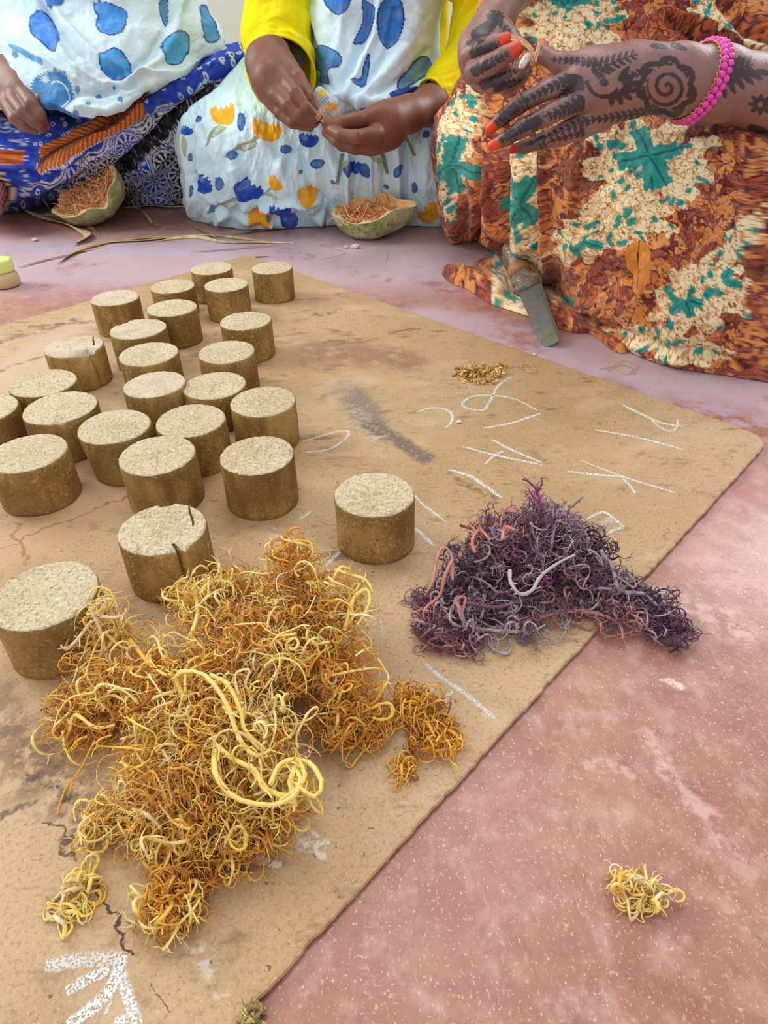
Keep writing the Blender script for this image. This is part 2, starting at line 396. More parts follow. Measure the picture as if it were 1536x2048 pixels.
STK = [(z3((20, 335), (90, 327), (145, 295), (161, 268), (120, 268), (60, 285), (8, 300)), 2.6, .75),
       (z3((385, 203), (430, 190), (480, 195), (500, 215), (495, 240), (478, 256)), 3, 1),
       (z3((360, 245), (410, 247), (455, 242)), 1.6, .5),
       (z3((690, 90), (650, 118), (620, 175), (598, 197), (545, 190), (533, 172), (570, 152), (640, 150), (710, 163), (778, 198)), 2.8, .95),
       (z3((600, 257), (700, 238), (788, 208)), 3.4, .95),
       (z3((535, 317), (640, 345), (795, 377)), 3.2, .95), (z3((628, 293), (700, 330), (795, 370)), 3.2, 1), (z3((608, 374), (640, 345), (668, 332)), 2.8, .9),
       (z3((490, 393), (560, 415), (620, 455), (662, 486)), 4.2, 1),
       (z3((370, 470), (405, 508), (440, 535), (478, 562)), 3, .85), (z3((378, 585), (410, 615), (442, 642)), 4.5, .9),
       (z3((1060, 180), (1130, 215), (1190, 240), (1256, 250)), 3.6, 1), (z3((1145, 218), (1175, 250), (1212, 266), (1236, 255), (1240, 228)), 2.6, .9),
       (z3((970, 262), (1090, 283), (1180, 305), (1257, 327)), 3.2, 1),
       (z3((920, 362), (1040, 408), (1120, 435), (1232, 469)), 2.8, .85), (z3((878, 398), (960, 408), (1062, 416)), 3.4, 1), (z3((1052, 412), (1078, 440), (1102, 472)), 3, .95),
       (z3((940, 556), (1000, 533), (1062, 582)), 3.2, .9), (z3((1062, 582), (1030, 592), (996, 606)), 3, .8), (z3((985, 575), (1030, 548)), 8, .4),
       (z3((80, 710), (130, 663)), 3.6, .8), (z3((-2, 556), (38, 528)), 3.4, .8), (z3((735, 215), (790, 230)), 2, .4),
       (z3((412, 1030), (470, 1080), (545, 1130), (640, 1210)), 5, .75), (z3((310, 1096), (370, 1098), (420, 1112), (440, 1140)), 6, .8),
       (z3((432, 1112), (450, 1150), (462, 1180)), 5, .7), (z3((500, 1120), (470, 1150), (445, 1185)), 4, .7), (z3((228, 300), (270, 283)), 3, .5), (z3((266, 885), (272, 940)), 3, .4), (z3((200, 890), (260, 870)), 3, .4),
       (z5((200, 722), (350, 700), (530, 690)), 12, .75), (z5((200, 742), (350, 722), (500, 712)), 7, .6), (z5((290, 840), (370, 795), (480, 742)), 11, .9),
       (z5((295, 990), (420, 900), (500, 800), (540, 680)), 13, 1), (z5((510, 700), (550, 830), (608, 995)), 11, 1), (z5((500, 975), (570, 955)), 9, .9), (z5((455, 955), (490, 880)), 3, .7),
       (z5((660, 480), (685, 415)), 5, .6), (z5((1010, 245), (1100, 250), (1180, 275)), 9, .6), (z5((1200, 180), (1290, 140), (1370, 90)), 14, .35)]
chalk(STK)
# ------------------------------------------------------------------ soaps
soap_side = mat('soap_side', lin(142, 108, 50), rough=.62, spec=.35,
                noise=[(25, (*lin(178, 144, 80), .8), .42, .62, 5, (1, 1, 1)), (60, (*lin(136, 104, 56), .7), .5, .66, 5, (1, 1, .5)),
                       (380, (*lin(214, 186, 128), .65), .55, .66, 4, (1, 1, 1)), (420, (*lin(84, 62, 34), .75), .58, .68, 3, (1, 1, 1)), (14, (*lin(108, 80, 40), .6), .48, .60, 4, (1, 1, .6)), (70, (*lin(120, 78, 34), .55), .56, .66, 5, (1, 1, .2)), (18, (*lin(206, 170, 96), .5), .54, .66, 4, (1, 1, .5))],
                bumps=[('n', 420, .6, .0008), ('n', 90, .4, .0014)])
soap_top = mat('soap_cut_top', lin(212, 196, 166), rough=.8, spec=.25,
               noise=[(12, (*lin(186, 160, 116), .5), .42, .62, 4, (1, 1, 1)), (620, (*lin(160, 132, 90), .75), .50, .62, 5, (1, .35, 1)),
                      (700, (*lin(238, 226, 198), .75), .52, .64, 5, (.35, 1, 1)), (1100, (*lin(104, 80, 48), .7), .62, .70, 3, (1, 1, 1))],
               bumps=[('n', 600, .6, .0008), ('n', 1200, .5, .0004)])
soap_pale = mat('soap_cut_pale_top', lin(214, 198, 176), rough=.85, spec=.2,
                noise=[(40, (*lin(190, 166, 140), .7), .42, .65, 5, (1, 1, 1)), (420, (*lin(164, 138, 110), .6), .55, .66, 3, (1, .5, 1))],
                bumps=[('n', 300, .8, .0012)])
HS = .0425
def soap(cx, cy, wpx, label, seed, h=HS, lean=(0, 0), pale=False, chip=None, crack=None, ridge=False, notch=None, base_s=1.0, el=1.0):
    rg = np.random.default_rng(seed)
    top = atz(cx, cy, BT+h); R_ = wpx/FPX*((top-CP)@Fv)/2
    n = 72; a = np.linspace(0, 2*np.pi, n, endpoint=False)
    pr = 1+.012*np.sin(2*a+rg.random()*6)+.008*np.sin(3*a+rg.random()*6)
    rows = []; prof = []
    zs = [0, .0006, .004, .010, .017, .024, .031, .037, .0405, .0418, .0425]
    for z in zs:
        rr = 1.0
        if z == 0: rr = .975
        if z > .0415: rr = .985 if z < .0425 else .965
        prof.append((z/.0425*h, rr*(base_s+(1-base_s)*z/.0425)))
    V = []; 
    for (z, rr) in prof:
        f = (fbm(a*4+seed*3.3, np.full(n, z*150+seed), seed, 3)-.5)*.03
        # wrap the noise seam
        f = f*(1-np.exp(-((a-2*np.pi)/.4)**2))*(1-np.exp(-(a/.4)**2))
        r = R_*rr*(pr+f)
        zz = np.full(n, z)
        if z > .040: zz = zz+(rg.random(n)-.5)*.0007
        x = r*np.cos(a); y = r*np.sin(a)*el
        V.append(np.column_stack([x+lean[0]*(z-h), y+lean[1]*(z-h), zz]))
    top_r = [.93, .85, .7, .5, .3, .12]
    for q in top_r:
        r = R_*q*pr
        zz = h+(rg.random(n)-.5)*.0008+.0006*(fbm(np.cos(a)*q*5+9, np.sin(a)*q*5+9, seed)-.5)
        V.append(np.column_stack([r*np.cos(a), r*np.sin(a)*el, zz]))
    nr = len(V); V = np.concatenate(V+[np.array([[0, 0, h], [lean[0]*-h, lean[1]*-h, 0]])])
    if crack is not None:
        ang = crack
        aa = np.arctan2(V[:, 1], V[:, 0]); da = (aa-ang+np.pi) % (2*np.pi)-np.pi
        rr = np.hypot(V[:, 0], V[:, 1])
        side = rr > R_*.8
        g = np.exp(-(da/.045)**2)*side*.0100*(.4+.6*V[:, 2]/h)
        g2 = np.exp(-((da-.12)/.07)**2)*side*.003*(V[:, 2] > h*.3)
        V[:, 0] -= np.cos(ang)*g; V[:, 1] -= np.sin(ang)*g
        V[:, 0] += np.cos(ang)*g2; V[:, 1] += np.sin(ang)*g2
        V[:, 2] -= np.exp(-(da/.1)**2)*side*(V[:, 2] > h*.95)*.004
        # flat lifted flake inside the crack line, and dented back rim
        d2 = (V[:, 1]*math.cos(.15)-V[:, 0]*math.sin(.15)); 
        m = (np.abs(V[:, 0]+.004) < .006) & (V[:, 1] > R_*.75) & (V[:, 2] > h*.9)
        V[m, 1] -= .003
    if chip is not None:
        ang, wd, dep = chip
        aa = np.arctan2(V[:, 1], V[:, 0]); da = (aa-ang+np.pi) % (2*np.pi)-np.pi
        rr = np.hypot(V[:, 0], V[:, 1])/R_
        m = np.exp(-(da/wd)**4)*np.clip((rr-.6)/.35, 0, 1)*np.clip((V[:, 2]-h*.45)/(h*.5), 0, 1)
        jag = .6+.8*hsh(np.round(aa*14).astype(int), np.round(V[:, 2]*300).astype(int), seed)
        V[:, 0] -= np.cos(aa)*m*dep*jag; V[:, 1] -= np.sin(aa)*m*dep*jag
        V[:, 2] -= m*dep*.8*(V[:, 2] > h*.85)*jag
    if notch is not None:
        ang, wd, dep = notch
        aa = np.arctan2(V[:, 1], V[:, 0]); da = (aa-ang+np.pi) % (2*np.pi)-np.pi
        rr = np.hypot(V[:, 0], V[:, 1])/R_
        m = (np.abs(da) < wd) & (rr > .8)
        V[m, 0] -= np.cos(ang)*dep; V[m, 1] -= np.sin(ang)*dep
    if ridge:
        top_m = V[:, 2] > h*.9
        dd = V[:, 1]-(R_*.62+.25*V[:, 0])
        V[:, 2] += top_m*(np.exp(-(dd/.0012)**2)*.0012-np.exp(-((dd-.0025)/.0015)**2)*.0012)
    F = gridfaces(nr, n, wrap=True).tolist(); mi = [0]*len(F)
    npro = len(prof)
    for k in range(len(F)):
        if k//n >= npro-2: mi[k] = 1
    l = (nr-1)*n
    for j in range(n):
        F.append((l+j, l+(j+1) % n, nr*n)); mi.append(1)
        F.append(((j+1) % n, j, nr*n+1)); mi.append(0)
    loc = (top[0], top[1], BT)
    t = soap_pale if pale else soap_top
    o = mesh('soap', V+np.array(loc), F, None, mats=[soap_side, t], midx=mi, origin=loc)
    tag(o, label, 'soap', 'handmade cylinder soaps on the hardboard')
    if crack is not None:       # the dark split across the cut top
        pts = [(1.2, .36), (1.02, .5), (.85, .7), (.8, .92)]
        Q = [np.array([R_*q*math.cos(an+.0), R_*q*math.sin(an), h+.0009]) for an, q in pts]
        Q = [np.array([.016, .030, 0]), np.array([.0185, .021, 0]), np.array([.022, .013, 0]), np.array([.0245, .006, 0]), np.array([.0255, .001, 0])]
        VV = []; FF = []
        for i, q in enumerate(Q):
            q = q*(R_/.0365)
            w = .0005 if i in (0, 4) else .0007
            VV += [(q[0]-w, q[1], h+.0005), (q[0]+w, q[1], h+.0005), (q[0]+w, q[1], h-.003), (q[0]-w, q[1], h-.003)]
        for i in range(4):
            for k in range(4):
                a0 = i*4+k; b0 = i*4+(k+1) % 4
                FF.append((a0, b0, b0+4, a0+4))
        c = mesh('crack', np.array(VV)+np.array(loc), FF, crack_m, o, smooth=False); tag(c, 'dark split across the cut top')
    if ridge: pass
    return o
crack_m = mat('soap_crack', lin(70, 44, 26), rough=.9, noise=[(300, (*lin(40, 26, 16), .7), .4, .6, 3, (1, 1, 1))])
PI = math.pi
SO = [
 (423, 536, 83, 'farthest-back soap, standing left of the lone corner soap', {}),
 (544, 535, 82, 'soap standing alone at the far corner of the board, dark lower side', {}),
 (452, 569, 88, 'soap just in front of the farthest-back soap, pale rim and ochre side', {}),
 (345, 572, 88, 'half-hidden soap between the dusty whitish soap and the far pair', dict(h=.038)),
 (230, 595, 95, 'soap with dusty whitish top, leftmost of the far row', dict(pale=True)),
 (344, 615, 99, 'soap in the far group in front of a half-hidden one, right of the dusty one', {}),
 (491, 641, 102, 'soap at the group right edge, directly in front of the far corner soaps', {}),
 (276, 657, 110, 'soap with a ragged bitten top edge and greyish side, in the far middle', dict(notch=(2.5, .25, .004), pale=True)),
 (147, 692, 113, 'soap with a crumbled front rim and split side, left part of the board', dict(pale=True, chip=(-.75, .5, .005), crack=-.55)),
 (297, 707, 118, 'soap in front of the ragged-topped one, wide pale oval top', {}),
 (453, 703, 114, 'soap diagonally below the right-edge one, rough bright top', {}),
 (86, 765, 130, 'speckled-top soap near the left edge behind a wider-topped one', dict(h=.040)),
 (309, 768, 122, 'soap with a dull greyish top and dark grainy side, centre of the group', dict(pale=True)),
 (429, 770, 126, 'soap with yellow rim squeezed behind the two front middle ones', dict(h=.038)),
 (526, 802, 132, 'soap with orange-streaked right side, right edge of the group', dict()),
 (120, 814, 144, 'soap with a cracked orange lower side behind the big front-left soap', dict(chip=(-1.2, .15, .003))),
 (228, 852, 144, 'leaning soap with a tapered dark side, left of centre', dict(lean=(-.14, .05))),
 (381, 840, 140, 'soap between two front-row soaps, bright speckled top and ochre foot', dict()),
 (-34, 818, 134, 'soap cut off by the left edge of the view, only its right part showing', dict()),
 (54, 905, 154, 'big soap at the left edge of the view, front row, brown mottled side', dict(h=.044)),
 (314, 909, 153, 'front-row soap in the middle with a straight dark right flank', dict(h=.044)),
 (514, 909, 150, 'front-row soap at the right end with a vertical brown streak', dict(h=.045)),
 (749, 987, 160, 'single soap standing apart on the right, smooth olive side', dict(h=.045)),
 (325, 1056, 174, 'nearer soap with a deep vertical crack in its side and split top', dict(h=.045, crack=-.95)),
 (90, 1188, 206, 'nearest and largest soap with a scored line across its top, left of the yellow seaweed', dict(h=.044, ridge=True)),
]
for i, (x, y, w, lab, kw) in enumerate(SO): soap(x, y, w, lab, 100+i*7, **kw)

# ------------------------------------------------------------------ seaweed
def tubes(P, R, sides=5):
    """P [N,K,3], R [N,K] -> verts, quads, strand index per vertex"""
    N, K, _ = P.shape
    T = np.gradient(P, axis=1); T /= np.linalg.norm(T, axis=2)[..., None]+1e-12
    ref = np.cross(T[:, 0], np.array([.3, .5, .81])); ref /= np.linalg.norm(ref, axis=1)[:, None]+1e-9
    A1 = np.zeros_like(P)
    for k in range(K):
        ref = ref-T[:, k]*(ref*T[:, k]).sum(1)[:, None]; ref /= np.linalg.norm(ref, axis=1)[:, None]+1e-9
        A1[:, k] = ref
    A2 = np.cross(T, A1)
    an = np.arange(sides)*2*np.pi/sides
    V = P[:, :, None]+R[:, :, None, None]*(A1[:, :, None]*np.cos(an)[:, None]+A2[:, :, None]*np.sin(an)[:, None])
    i = np.arange(N)[:, None, None]*K*sides; k = np.arange(K-1)[None, :, None]*sides; s = np.arange(sides)[None, None]
    s2 = (s+1) % sides
    F = np.stack([i+k+s, i+k+s2, i+k+sides+s2, i+k+sides+s], -1).reshape(-1, 4)
    return V.reshape(-1, 3), F, np.repeat(np.arange(N), K*sides), np.tile(np.repeat(np.arange(K), sides), N)
def unit(v): return v/(np.linalg.norm(v, axis=-1)[..., None]+1e-12)
def walk(rg, st, dr, K, step, curl, cen, rad, pull=.25, zmin=None, spin=None):
    N = len(st); P = np.zeros((N, K, 3)); p = st.copy(); d = unit(dr); w = unit(rg.normal(size=(N, 3)))*curl[:, None]
    for k in range(K):
        P[:, k] = p
        w = w*.93+rg.normal(size=(N, 3))*curl[:, None]*.24
        q = (p-cen)/rad; out = np.clip(np.linalg.norm(q, axis=1)-.9, 0, 1)
        d = unit(d+np.cross(w, d)-unit(q/rad)*(out*pull*3)[:, None]+rg.normal(size=(N, 3))*.07)
        p = p+d*step[:, None]
        if zmin is not None:
            lo = p[:, 2] < zmin; p[lo, 2] = zmin; d[lo, 2] = np.abs(d[lo, 2])*.3
    return P
def clump(name, lobes, pal, seed, label, cat='seaweed', dens=1.0, rmin=.0004, rmax=.0011, K=26, stepm=.0022, branch=3.0, zmin=BT+.001,
          curl=.35, sides=5, blen=.0022, bump=.2, kind='stuff', group=None, extra=None, weights=None, core=None, fatc=None):
    rg = np.random.default_rng(seed)
    PS = []; RS = []; CS = []
    for li, lb in enumerate(lobes):
        cx, cy, z, rpx, flat, n = lb[:6]
        pl = lb[6] if len(lb) > 6 else pal
        c = atz(cx, cy, z); r = rpx/FPX*((c-CP)@Fv)
        n = int(n*dens)
        rad = np.array([r, r*(lb[7] if len(lb) > 7 else 1.), max(r*flat, .003)])
        u = unit(rg.normal(size=(n, 3)))*(rg.random(n)**.45)[:, None]
        st = c+u*rad; st[:, 2] = np.maximum(st[:, 2], zmin)
        dr = unit(rg.normal(size=(n, 3))+np.array([0, 0, .1]))
        rr = rmin+(rmax-rmin)*rg.random(n)**2
        step = stepm*(.6+.6*rg.random(n)); cu = curl*(.4+1.2*rg.random(n))
        shell = (np.linalg.norm((st-c)/rad, axis=1) > .72) & (st[:, 2] > c[2]-.3*rad[2])
        fat = shell & (rg.random(n) < .26); rr = np.where(fat, rmax*(.85+.45*rg.random(n)), rr)
        cu = np.where(fat, cu*.55, cu); step = np.where(fat, step*1.15, step)
        P = walk(rg, st, dr, K, step, cu, c, rad, zmin=zmin)
        t = np.linspace(0, 1, K)
        R = rr[:, None]*(1-.55*t**2)[None]*(1+bump*(rg.random((n, K))-.5)*2)
        PS.append(P); RS.append(R); ci = rg.choice(len(pl), n, p=weights if (weights is not None and pl is pal) else None)
        cs = np.array(pl)[ci]*(.8+.4*rg.random(n))[:, None]
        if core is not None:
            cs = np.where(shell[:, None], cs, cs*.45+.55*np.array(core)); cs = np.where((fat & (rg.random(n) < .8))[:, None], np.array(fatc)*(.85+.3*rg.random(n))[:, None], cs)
        CS.append(cs)
    if extra:
        for (pts, rad_, colr) in extra:        # individually placed strands: (px, py, z) control points
            W_ = np.array([atz(*p) for p in pts])
            m = len(W_); ts = np.linspace(0, m-1-1e-6, K); out = []
            for t in ts:
                i = int(t); f = t-i
                p0 = W_[max(i-1, 0)]; p1 = W_[i]; p2 = W_[i+1]; p3 = W_[min(i+2, m-1)]
                out.append(.5*((2*p1)+(p2-p0)*f+(2*p0-5*p1+4*p2-p3)*f*f+(3*p1-p0-3*p2+p3)*f**3))
            PS.append(np.array(out)[None]+rg.normal(size=(1, K, 3))*.0001)
            RS.append((rad_*(1-.4*np.linspace(0, 1, K)**3)*(1+bump*.7*(rg.random(K)-.5)))[None]); CS.append(np.array(colr)[None])
    P = np.concatenate(PS); R = np.concatenate(RS); Cc_ = np.concatenate(CS)
    V, F, si, ki = tubes(P, R, sides)
    vc = Cc_[si]
    tf = (ki/(K-1))[:, None]; vc = vc*(1-.0*tf)+(vc*.25+np.array(pal[0])*.75)*0*tf
    n = len(P); nb = int(n*branch); 
    bi = rg.integers(0, n, nb); bk = rg.integers(2, K, nb)
    st = P[bi, bk]; T = unit(P[bi, bk]-P[bi, bk-1]); dr = unit(T*.4+unit(np.cross(T, rg.normal(size=(nb, 3)))))
    rb = R[bi, bk]*.62; Kb = 3
    pb = walk(rg, st, dr, Kb, 1.4*blen*(.3+.7*rg.random(nb)), np.full(nb, .5), st, np.full(3, 1.), zmin=zmin)
    Rb = rb[:, None]*np.linspace(1, .5, Kb)[None]
    V2, F2, s2, k2 = tubes(pb, Rb, 3)
    vc2 = (Cc_[bi]*(.85+.4*rg.random(nb))[:, None])[s2]
    c0 = atz(lobes[0][0], lobes[0][1], BT)
    o = mesh(name, np.concatenate([V, V2]), np.concatenate([F, F2+len(V)]), weed_m, vc=np.clip(np.concatenate([vc, vc2]), 0, 1), origin=(c0[0], c0[1], zmin-.001))
    tag(o, label, cat, group, kind)
    return o
weed_m = mat('dried_seaweed', vcol=True, rough=.5, spec=.35, noise=[(300, (*lin(150, 92, 40), .28), .55, .7, 3, (1, 1, 1))], bumps=[('n', 900, .5, .0005)])
weed_m.node_tree.nodes['Principled BSDF'].inputs['Subsurface Weight'].default_value = .0
Y1 = lin(252, 220, 124); Y2 = lin(246, 196, 84); Y3 = lin(234, 168, 60); Y4 = lin(208, 132, 50); Y5 = lin(248, 224, 174); Y6 = lin(158, 90, 42)
PO = [Y1, Y2, Y3, Y4, Y5, Y6]
PD = [Y3, Y4, Y2, Y2, Y3, Y6]
PL = [Y1, Y1, Y5, Y2]
LB = [(420, 1440, .030, 190, .55, 260), (430, 1350, .036, 150, .55, 200), (560, 1290, .034, 130, .6, 200), (600, 1200, .040, 105, .7, 190), (690, 1215, .040, 60, .9, 70, PL),
      (590, 1120, .058, 38, 1.2, 60, PD), (410, 1210, .036, 66, .9, 110, PL), (480, 1190, .030, 60, .8, 70, PD), (230, 1330, .026, 90, .6, 110), (205, 1250, .040, 40, 1.2, 50, PL),
      (170, 1430, .014, 80, .5, 110, PD), (290, 1400, .028, 120, .6, 130), (660, 1330, .028, 100, .6, 140, PD), (690, 1440, .015, 70, .5, 110, PD), (730, 1460, .008, 42, .5, 60, PD),
      (400, 1560, .026, 150, .5, 200), (330, 1580, .018, 130, .45, 140, PL), (480, 1600, .022, 130, .5, 150), (500, 1500, .036, 110, .7, 110, PL), (420, 1680, .012, 95, .45, 110, PD),
      (350, 1620, .012, 85, .5, 60, PD), (190, 1650, .008, 44, .5, 26, PL), (260, 1620, .010, 50, .5, 30), (520, 1650, .014, 60, .6, 60, PD), (345, 1810, .013, 52, .7, 90, PD), (350, 1730, .010, 26, .8, 26, PD),
      (290, 1690, .008, 26, .7, 12, PD), (600, 1560, .03, 46, .7, 22, PL)]
EX = [(((370, 1400, .05), (352, 1350, .062), (400, 1345, .068), (440, 1385, .066), (462, 1430, .06), (480, 1480, .055), (510, 1510, .052), (540, 1500, .05)), .0015, Y1),
      (((420, 1350, .066), (455, 1370, .064), (480, 1420, .058), (490, 1460, .054), (530, 1500, .05)), .0014, Y1),
      (((430, 1500, .05), (432, 1550, .05), (470, 1595, .045), (540, 1610, .045), (590, 1590, .048), (600, 1550, .05), (570, 1530, .05), (540, 1560, .05)), .0016, Y1),
      (((500, 1530, .05), (530, 1575, .046), (580, 1600, .045), (592, 1610, .044), (580, 1560, .05), (600, 1520, .05), (625, 1530, .05), (645, 1570, .05), (625, 1595, .048), (590, 1565, .05)), .0015, Y1),
      (((430, 1490, .05), (470, 1520, .05), (510, 1540, .05), (530, 1580, .046), (575, 1590, .046)), .0014, Y1),
      (((540, 1570, .05), (560, 1530, .052), (595, 1520, .052), (608, 1560, .05), (560, 1600, .046)), .0013, Y1),
      (((480, 1400, .05), (470, 1350, .055), (500, 1340, .055), (490, 1370, .05), (505, 1400, .045), (480, 1450, .04)), .0009, Y5),
      (((370, 1400, .05), (375, 1330, .05), (405, 1310, .05)), .001, Y1), (((390, 1180, .05), (395, 1230, .05), (385, 1270, .048), (410, 1300, .045)), .0014, Y1),
      (((400, 1190, .05), (420, 1165, .052), (460, 1165, .05), (468, 1190, .045)), .0013, Y1),
      (((495, 1190, .02), (505, 1160, .03), (495, 1130, .036), (460, 1110, .04), (440, 1112, .04)), .0008, lin(206, 150, 112)),
      (((460, 1112, .04), (458, 1100, .043)), .0006, Y5),
      (((215, 1320, .03), (200, 1260, .045), (185, 1225, .055), (190, 1212, .058)), .0013, Y5), (((190, 1230, .054), (205, 1215, .06), (210, 1200, .062), (205, 1192, .064)), .001, lin(240, 190, 150)),
      (((195, 1228, .055), (215, 1235, .056), (245, 1232, .058), (254, 1216, .062)), .0011, lin(240, 196, 160)), (((185, 1240, .05), (150, 1285, .04), (132, 1298, .036), (122, 1290, .036)), .0011, lin(244, 206, 172)),
      (((700, 1140, .05), (680, 1135, .055), (665, 1160, .055), (660, 1175, .05)), .0012, Y1), (((690, 1260, .04), (700, 1220, .05), (712, 1190, .054), (735, 1180, .055), (738, 1210, .05), (715, 1250, .045)), .0015, Y1),
      (((670, 1140, .055), (700, 1150, .056), (730, 1160, .056), (745, 1185, .052)), .0013, Y1), (((640, 1330, .03), (650, 1370, .03), (680, 1390, .028), (660, 1440, .02), (670, 1480, .015)), .001, Y2),
      (((330, 1200, .03), (345, 1175, .045), (360, 1160, .052), (375, 1155, .054)), .001, Y1), (((545, 1110, .06), (530, 1095, .066), (545, 1080, .07)), .0009, Y5), (((560, 1100, .065), (590, 1082, .072), (620, 1085, .072), (625, 1110, .068)), .001, Y2),
      (((190, 1480, .02), (160, 1540, .012), (130, 1580, .008), (115, 1630, .006)), .0008, Y3), (((310, 1640, .015), (270, 1660, .01), (230, 1670, .008), (205, 1690, .007)), .0011, Y3),
      (((330, 1640, .016), (285, 1700, .01), (300, 1740, .01), (340, 1760, .012)), .0011, Y2), (((440, 1640, .02), (445, 1700, .012), (430, 1750, .008), (425, 1785, .007)), .001, Y3),
      (((330, 1800, .012), (290, 1845, .008), (260, 1840, .01), (245, 1820, .014)), .0011, Y5), (((330, 1850, .01), (342, 1872, .008), (350, 1860, .01)), .0012, Y5),
      (((140, 1460, .02), (150, 1430, .028), (190, 1455, .03), (230, 1450, .03)), .0012, Y1), (((130, 1480, .015), (150, 1440, .02), (175, 1400, .028), (210, 1350, .03)), .0012, Y2),
      (((310, 1290, .04), (300, 1320, .045), (330, 1350, .05), (350, 1340, .05)), .001, Y1), (((260, 1280, .04), (300, 1330, .045), (330, 1350, .045), (370, 1360, .04)), .0015, Y2)]
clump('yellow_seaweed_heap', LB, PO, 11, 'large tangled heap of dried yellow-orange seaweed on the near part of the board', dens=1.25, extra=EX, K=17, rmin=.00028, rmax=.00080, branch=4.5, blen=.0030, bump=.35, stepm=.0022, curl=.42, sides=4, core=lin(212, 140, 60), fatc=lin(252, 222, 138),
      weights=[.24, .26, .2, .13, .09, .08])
clump('seaweed_sprig', [(840, 1420, .010, 46, .6, 70, PD), (815, 1400, .012, 30, .8, 30, PD), (860, 1480, .008, 50, .4, 60, PD), (805, 1540, .006, 22, .6, 16, PD), (895, 1470, .005, 22, .6, 14, PD)],
      PO, 21, 'thin wispy orange seaweed sprig on the board right of the big yellow heap', rmin=.0003, rmax=.0008, K=16, kind=None)
clump('seaweed_sprig', [(150, 1800, .006, 36, .6, 24, PL), (170, 1760, .009, 22, 1., 12, PL), (130, 1830, .005, 22, .6, 8, PL)], PO, 22,
      'small pale yellow seaweed scrap on the board near the chalk arrow', rmin=.0005, rmax=.001, K=12, branch=1.5, kind=None)
clump('seaweed_sprig', [(1265, 1785, .005, 30, .7, 30, PL), (1310, 1785, .005, 30, .6, 26, PL), (1242, 1750, .006, 15, .9, 7, PL)], PL, 23,
      'small yellow seaweed scrap lying alone on the bare red floor', rmin=.0004, rmax=.0009, K=10, branch=2, zmin=.0012, stepm=.0018, kind=None)
V1 = lin(118, 80, 100); V2 = lin(164, 142, 154); V3 = lin(196, 180, 186); V4 = lin(198, 134, 128); V5 = lin(150, 70, 124); V6 = lin(60, 42, 56); V7 = lin(214, 150, 134)
PV = [V1, V2, V3, V4, V5, V6]
LV = [(1040, 1125, .026, 108, .62, 230), (1010, 1075, .040, 70, .7, 120, [V1, V5, V2, V4]), (1090, 1050, .045, 62, .8, 120, [V2, V3, V1, V5]), (1130, 1090, .035, 66, .8, 110, [V2, V3, V1, V6]),
      (950, 1130, .024, 66, .9, 130, [V2, V3, V1, V6]), (930, 1190, .014, 56, .7, 110, [V6, V1, V2]), (1000, 1190, .014, 80, .6, 120, [V6, V1, V3, V2]), (1100, 1160, .018, 90, .7, 130, [V1, V6, V4, V2]),
      (1180, 1120, .022, 62, .9, 90, [V1, V2, V6]), (1200, 1170, .014, 55, .7, 70, [V1, V2]), (1250, 1190, .010, 45, .7, 60, [V6, V1, V3]), (1300, 1215, .008, 42, .7, 60, [V1, V6, V2]), (1335, 1260, .006, 36, .7, 55, [V6, V1, V5]),
      (1230, 1225, .006, 50, .5, 45, [V4, V7, V1]), (1140, 1222, .006, 60, .4, 45, [V4, V7, V1, V2]), (1040, 1235, .007, 75, .4, 70, [V3, V4, V2]), (960, 1235, .008, 70, .5, 80, [V2, V3, V1]),
      (880, 1240, .008, 44, .8, 60, [V4, V1, V7]), (865, 1270, .007, 36, .8, 50, [V1, V4]), (920, 1280, .006, 46, .5, 60, [V4, V1]), (1060, 1010, .055, 24, 1.0, 8, [V5, V1]), (850, 1200, .008, 26, .8, 18, [V4, V1])]
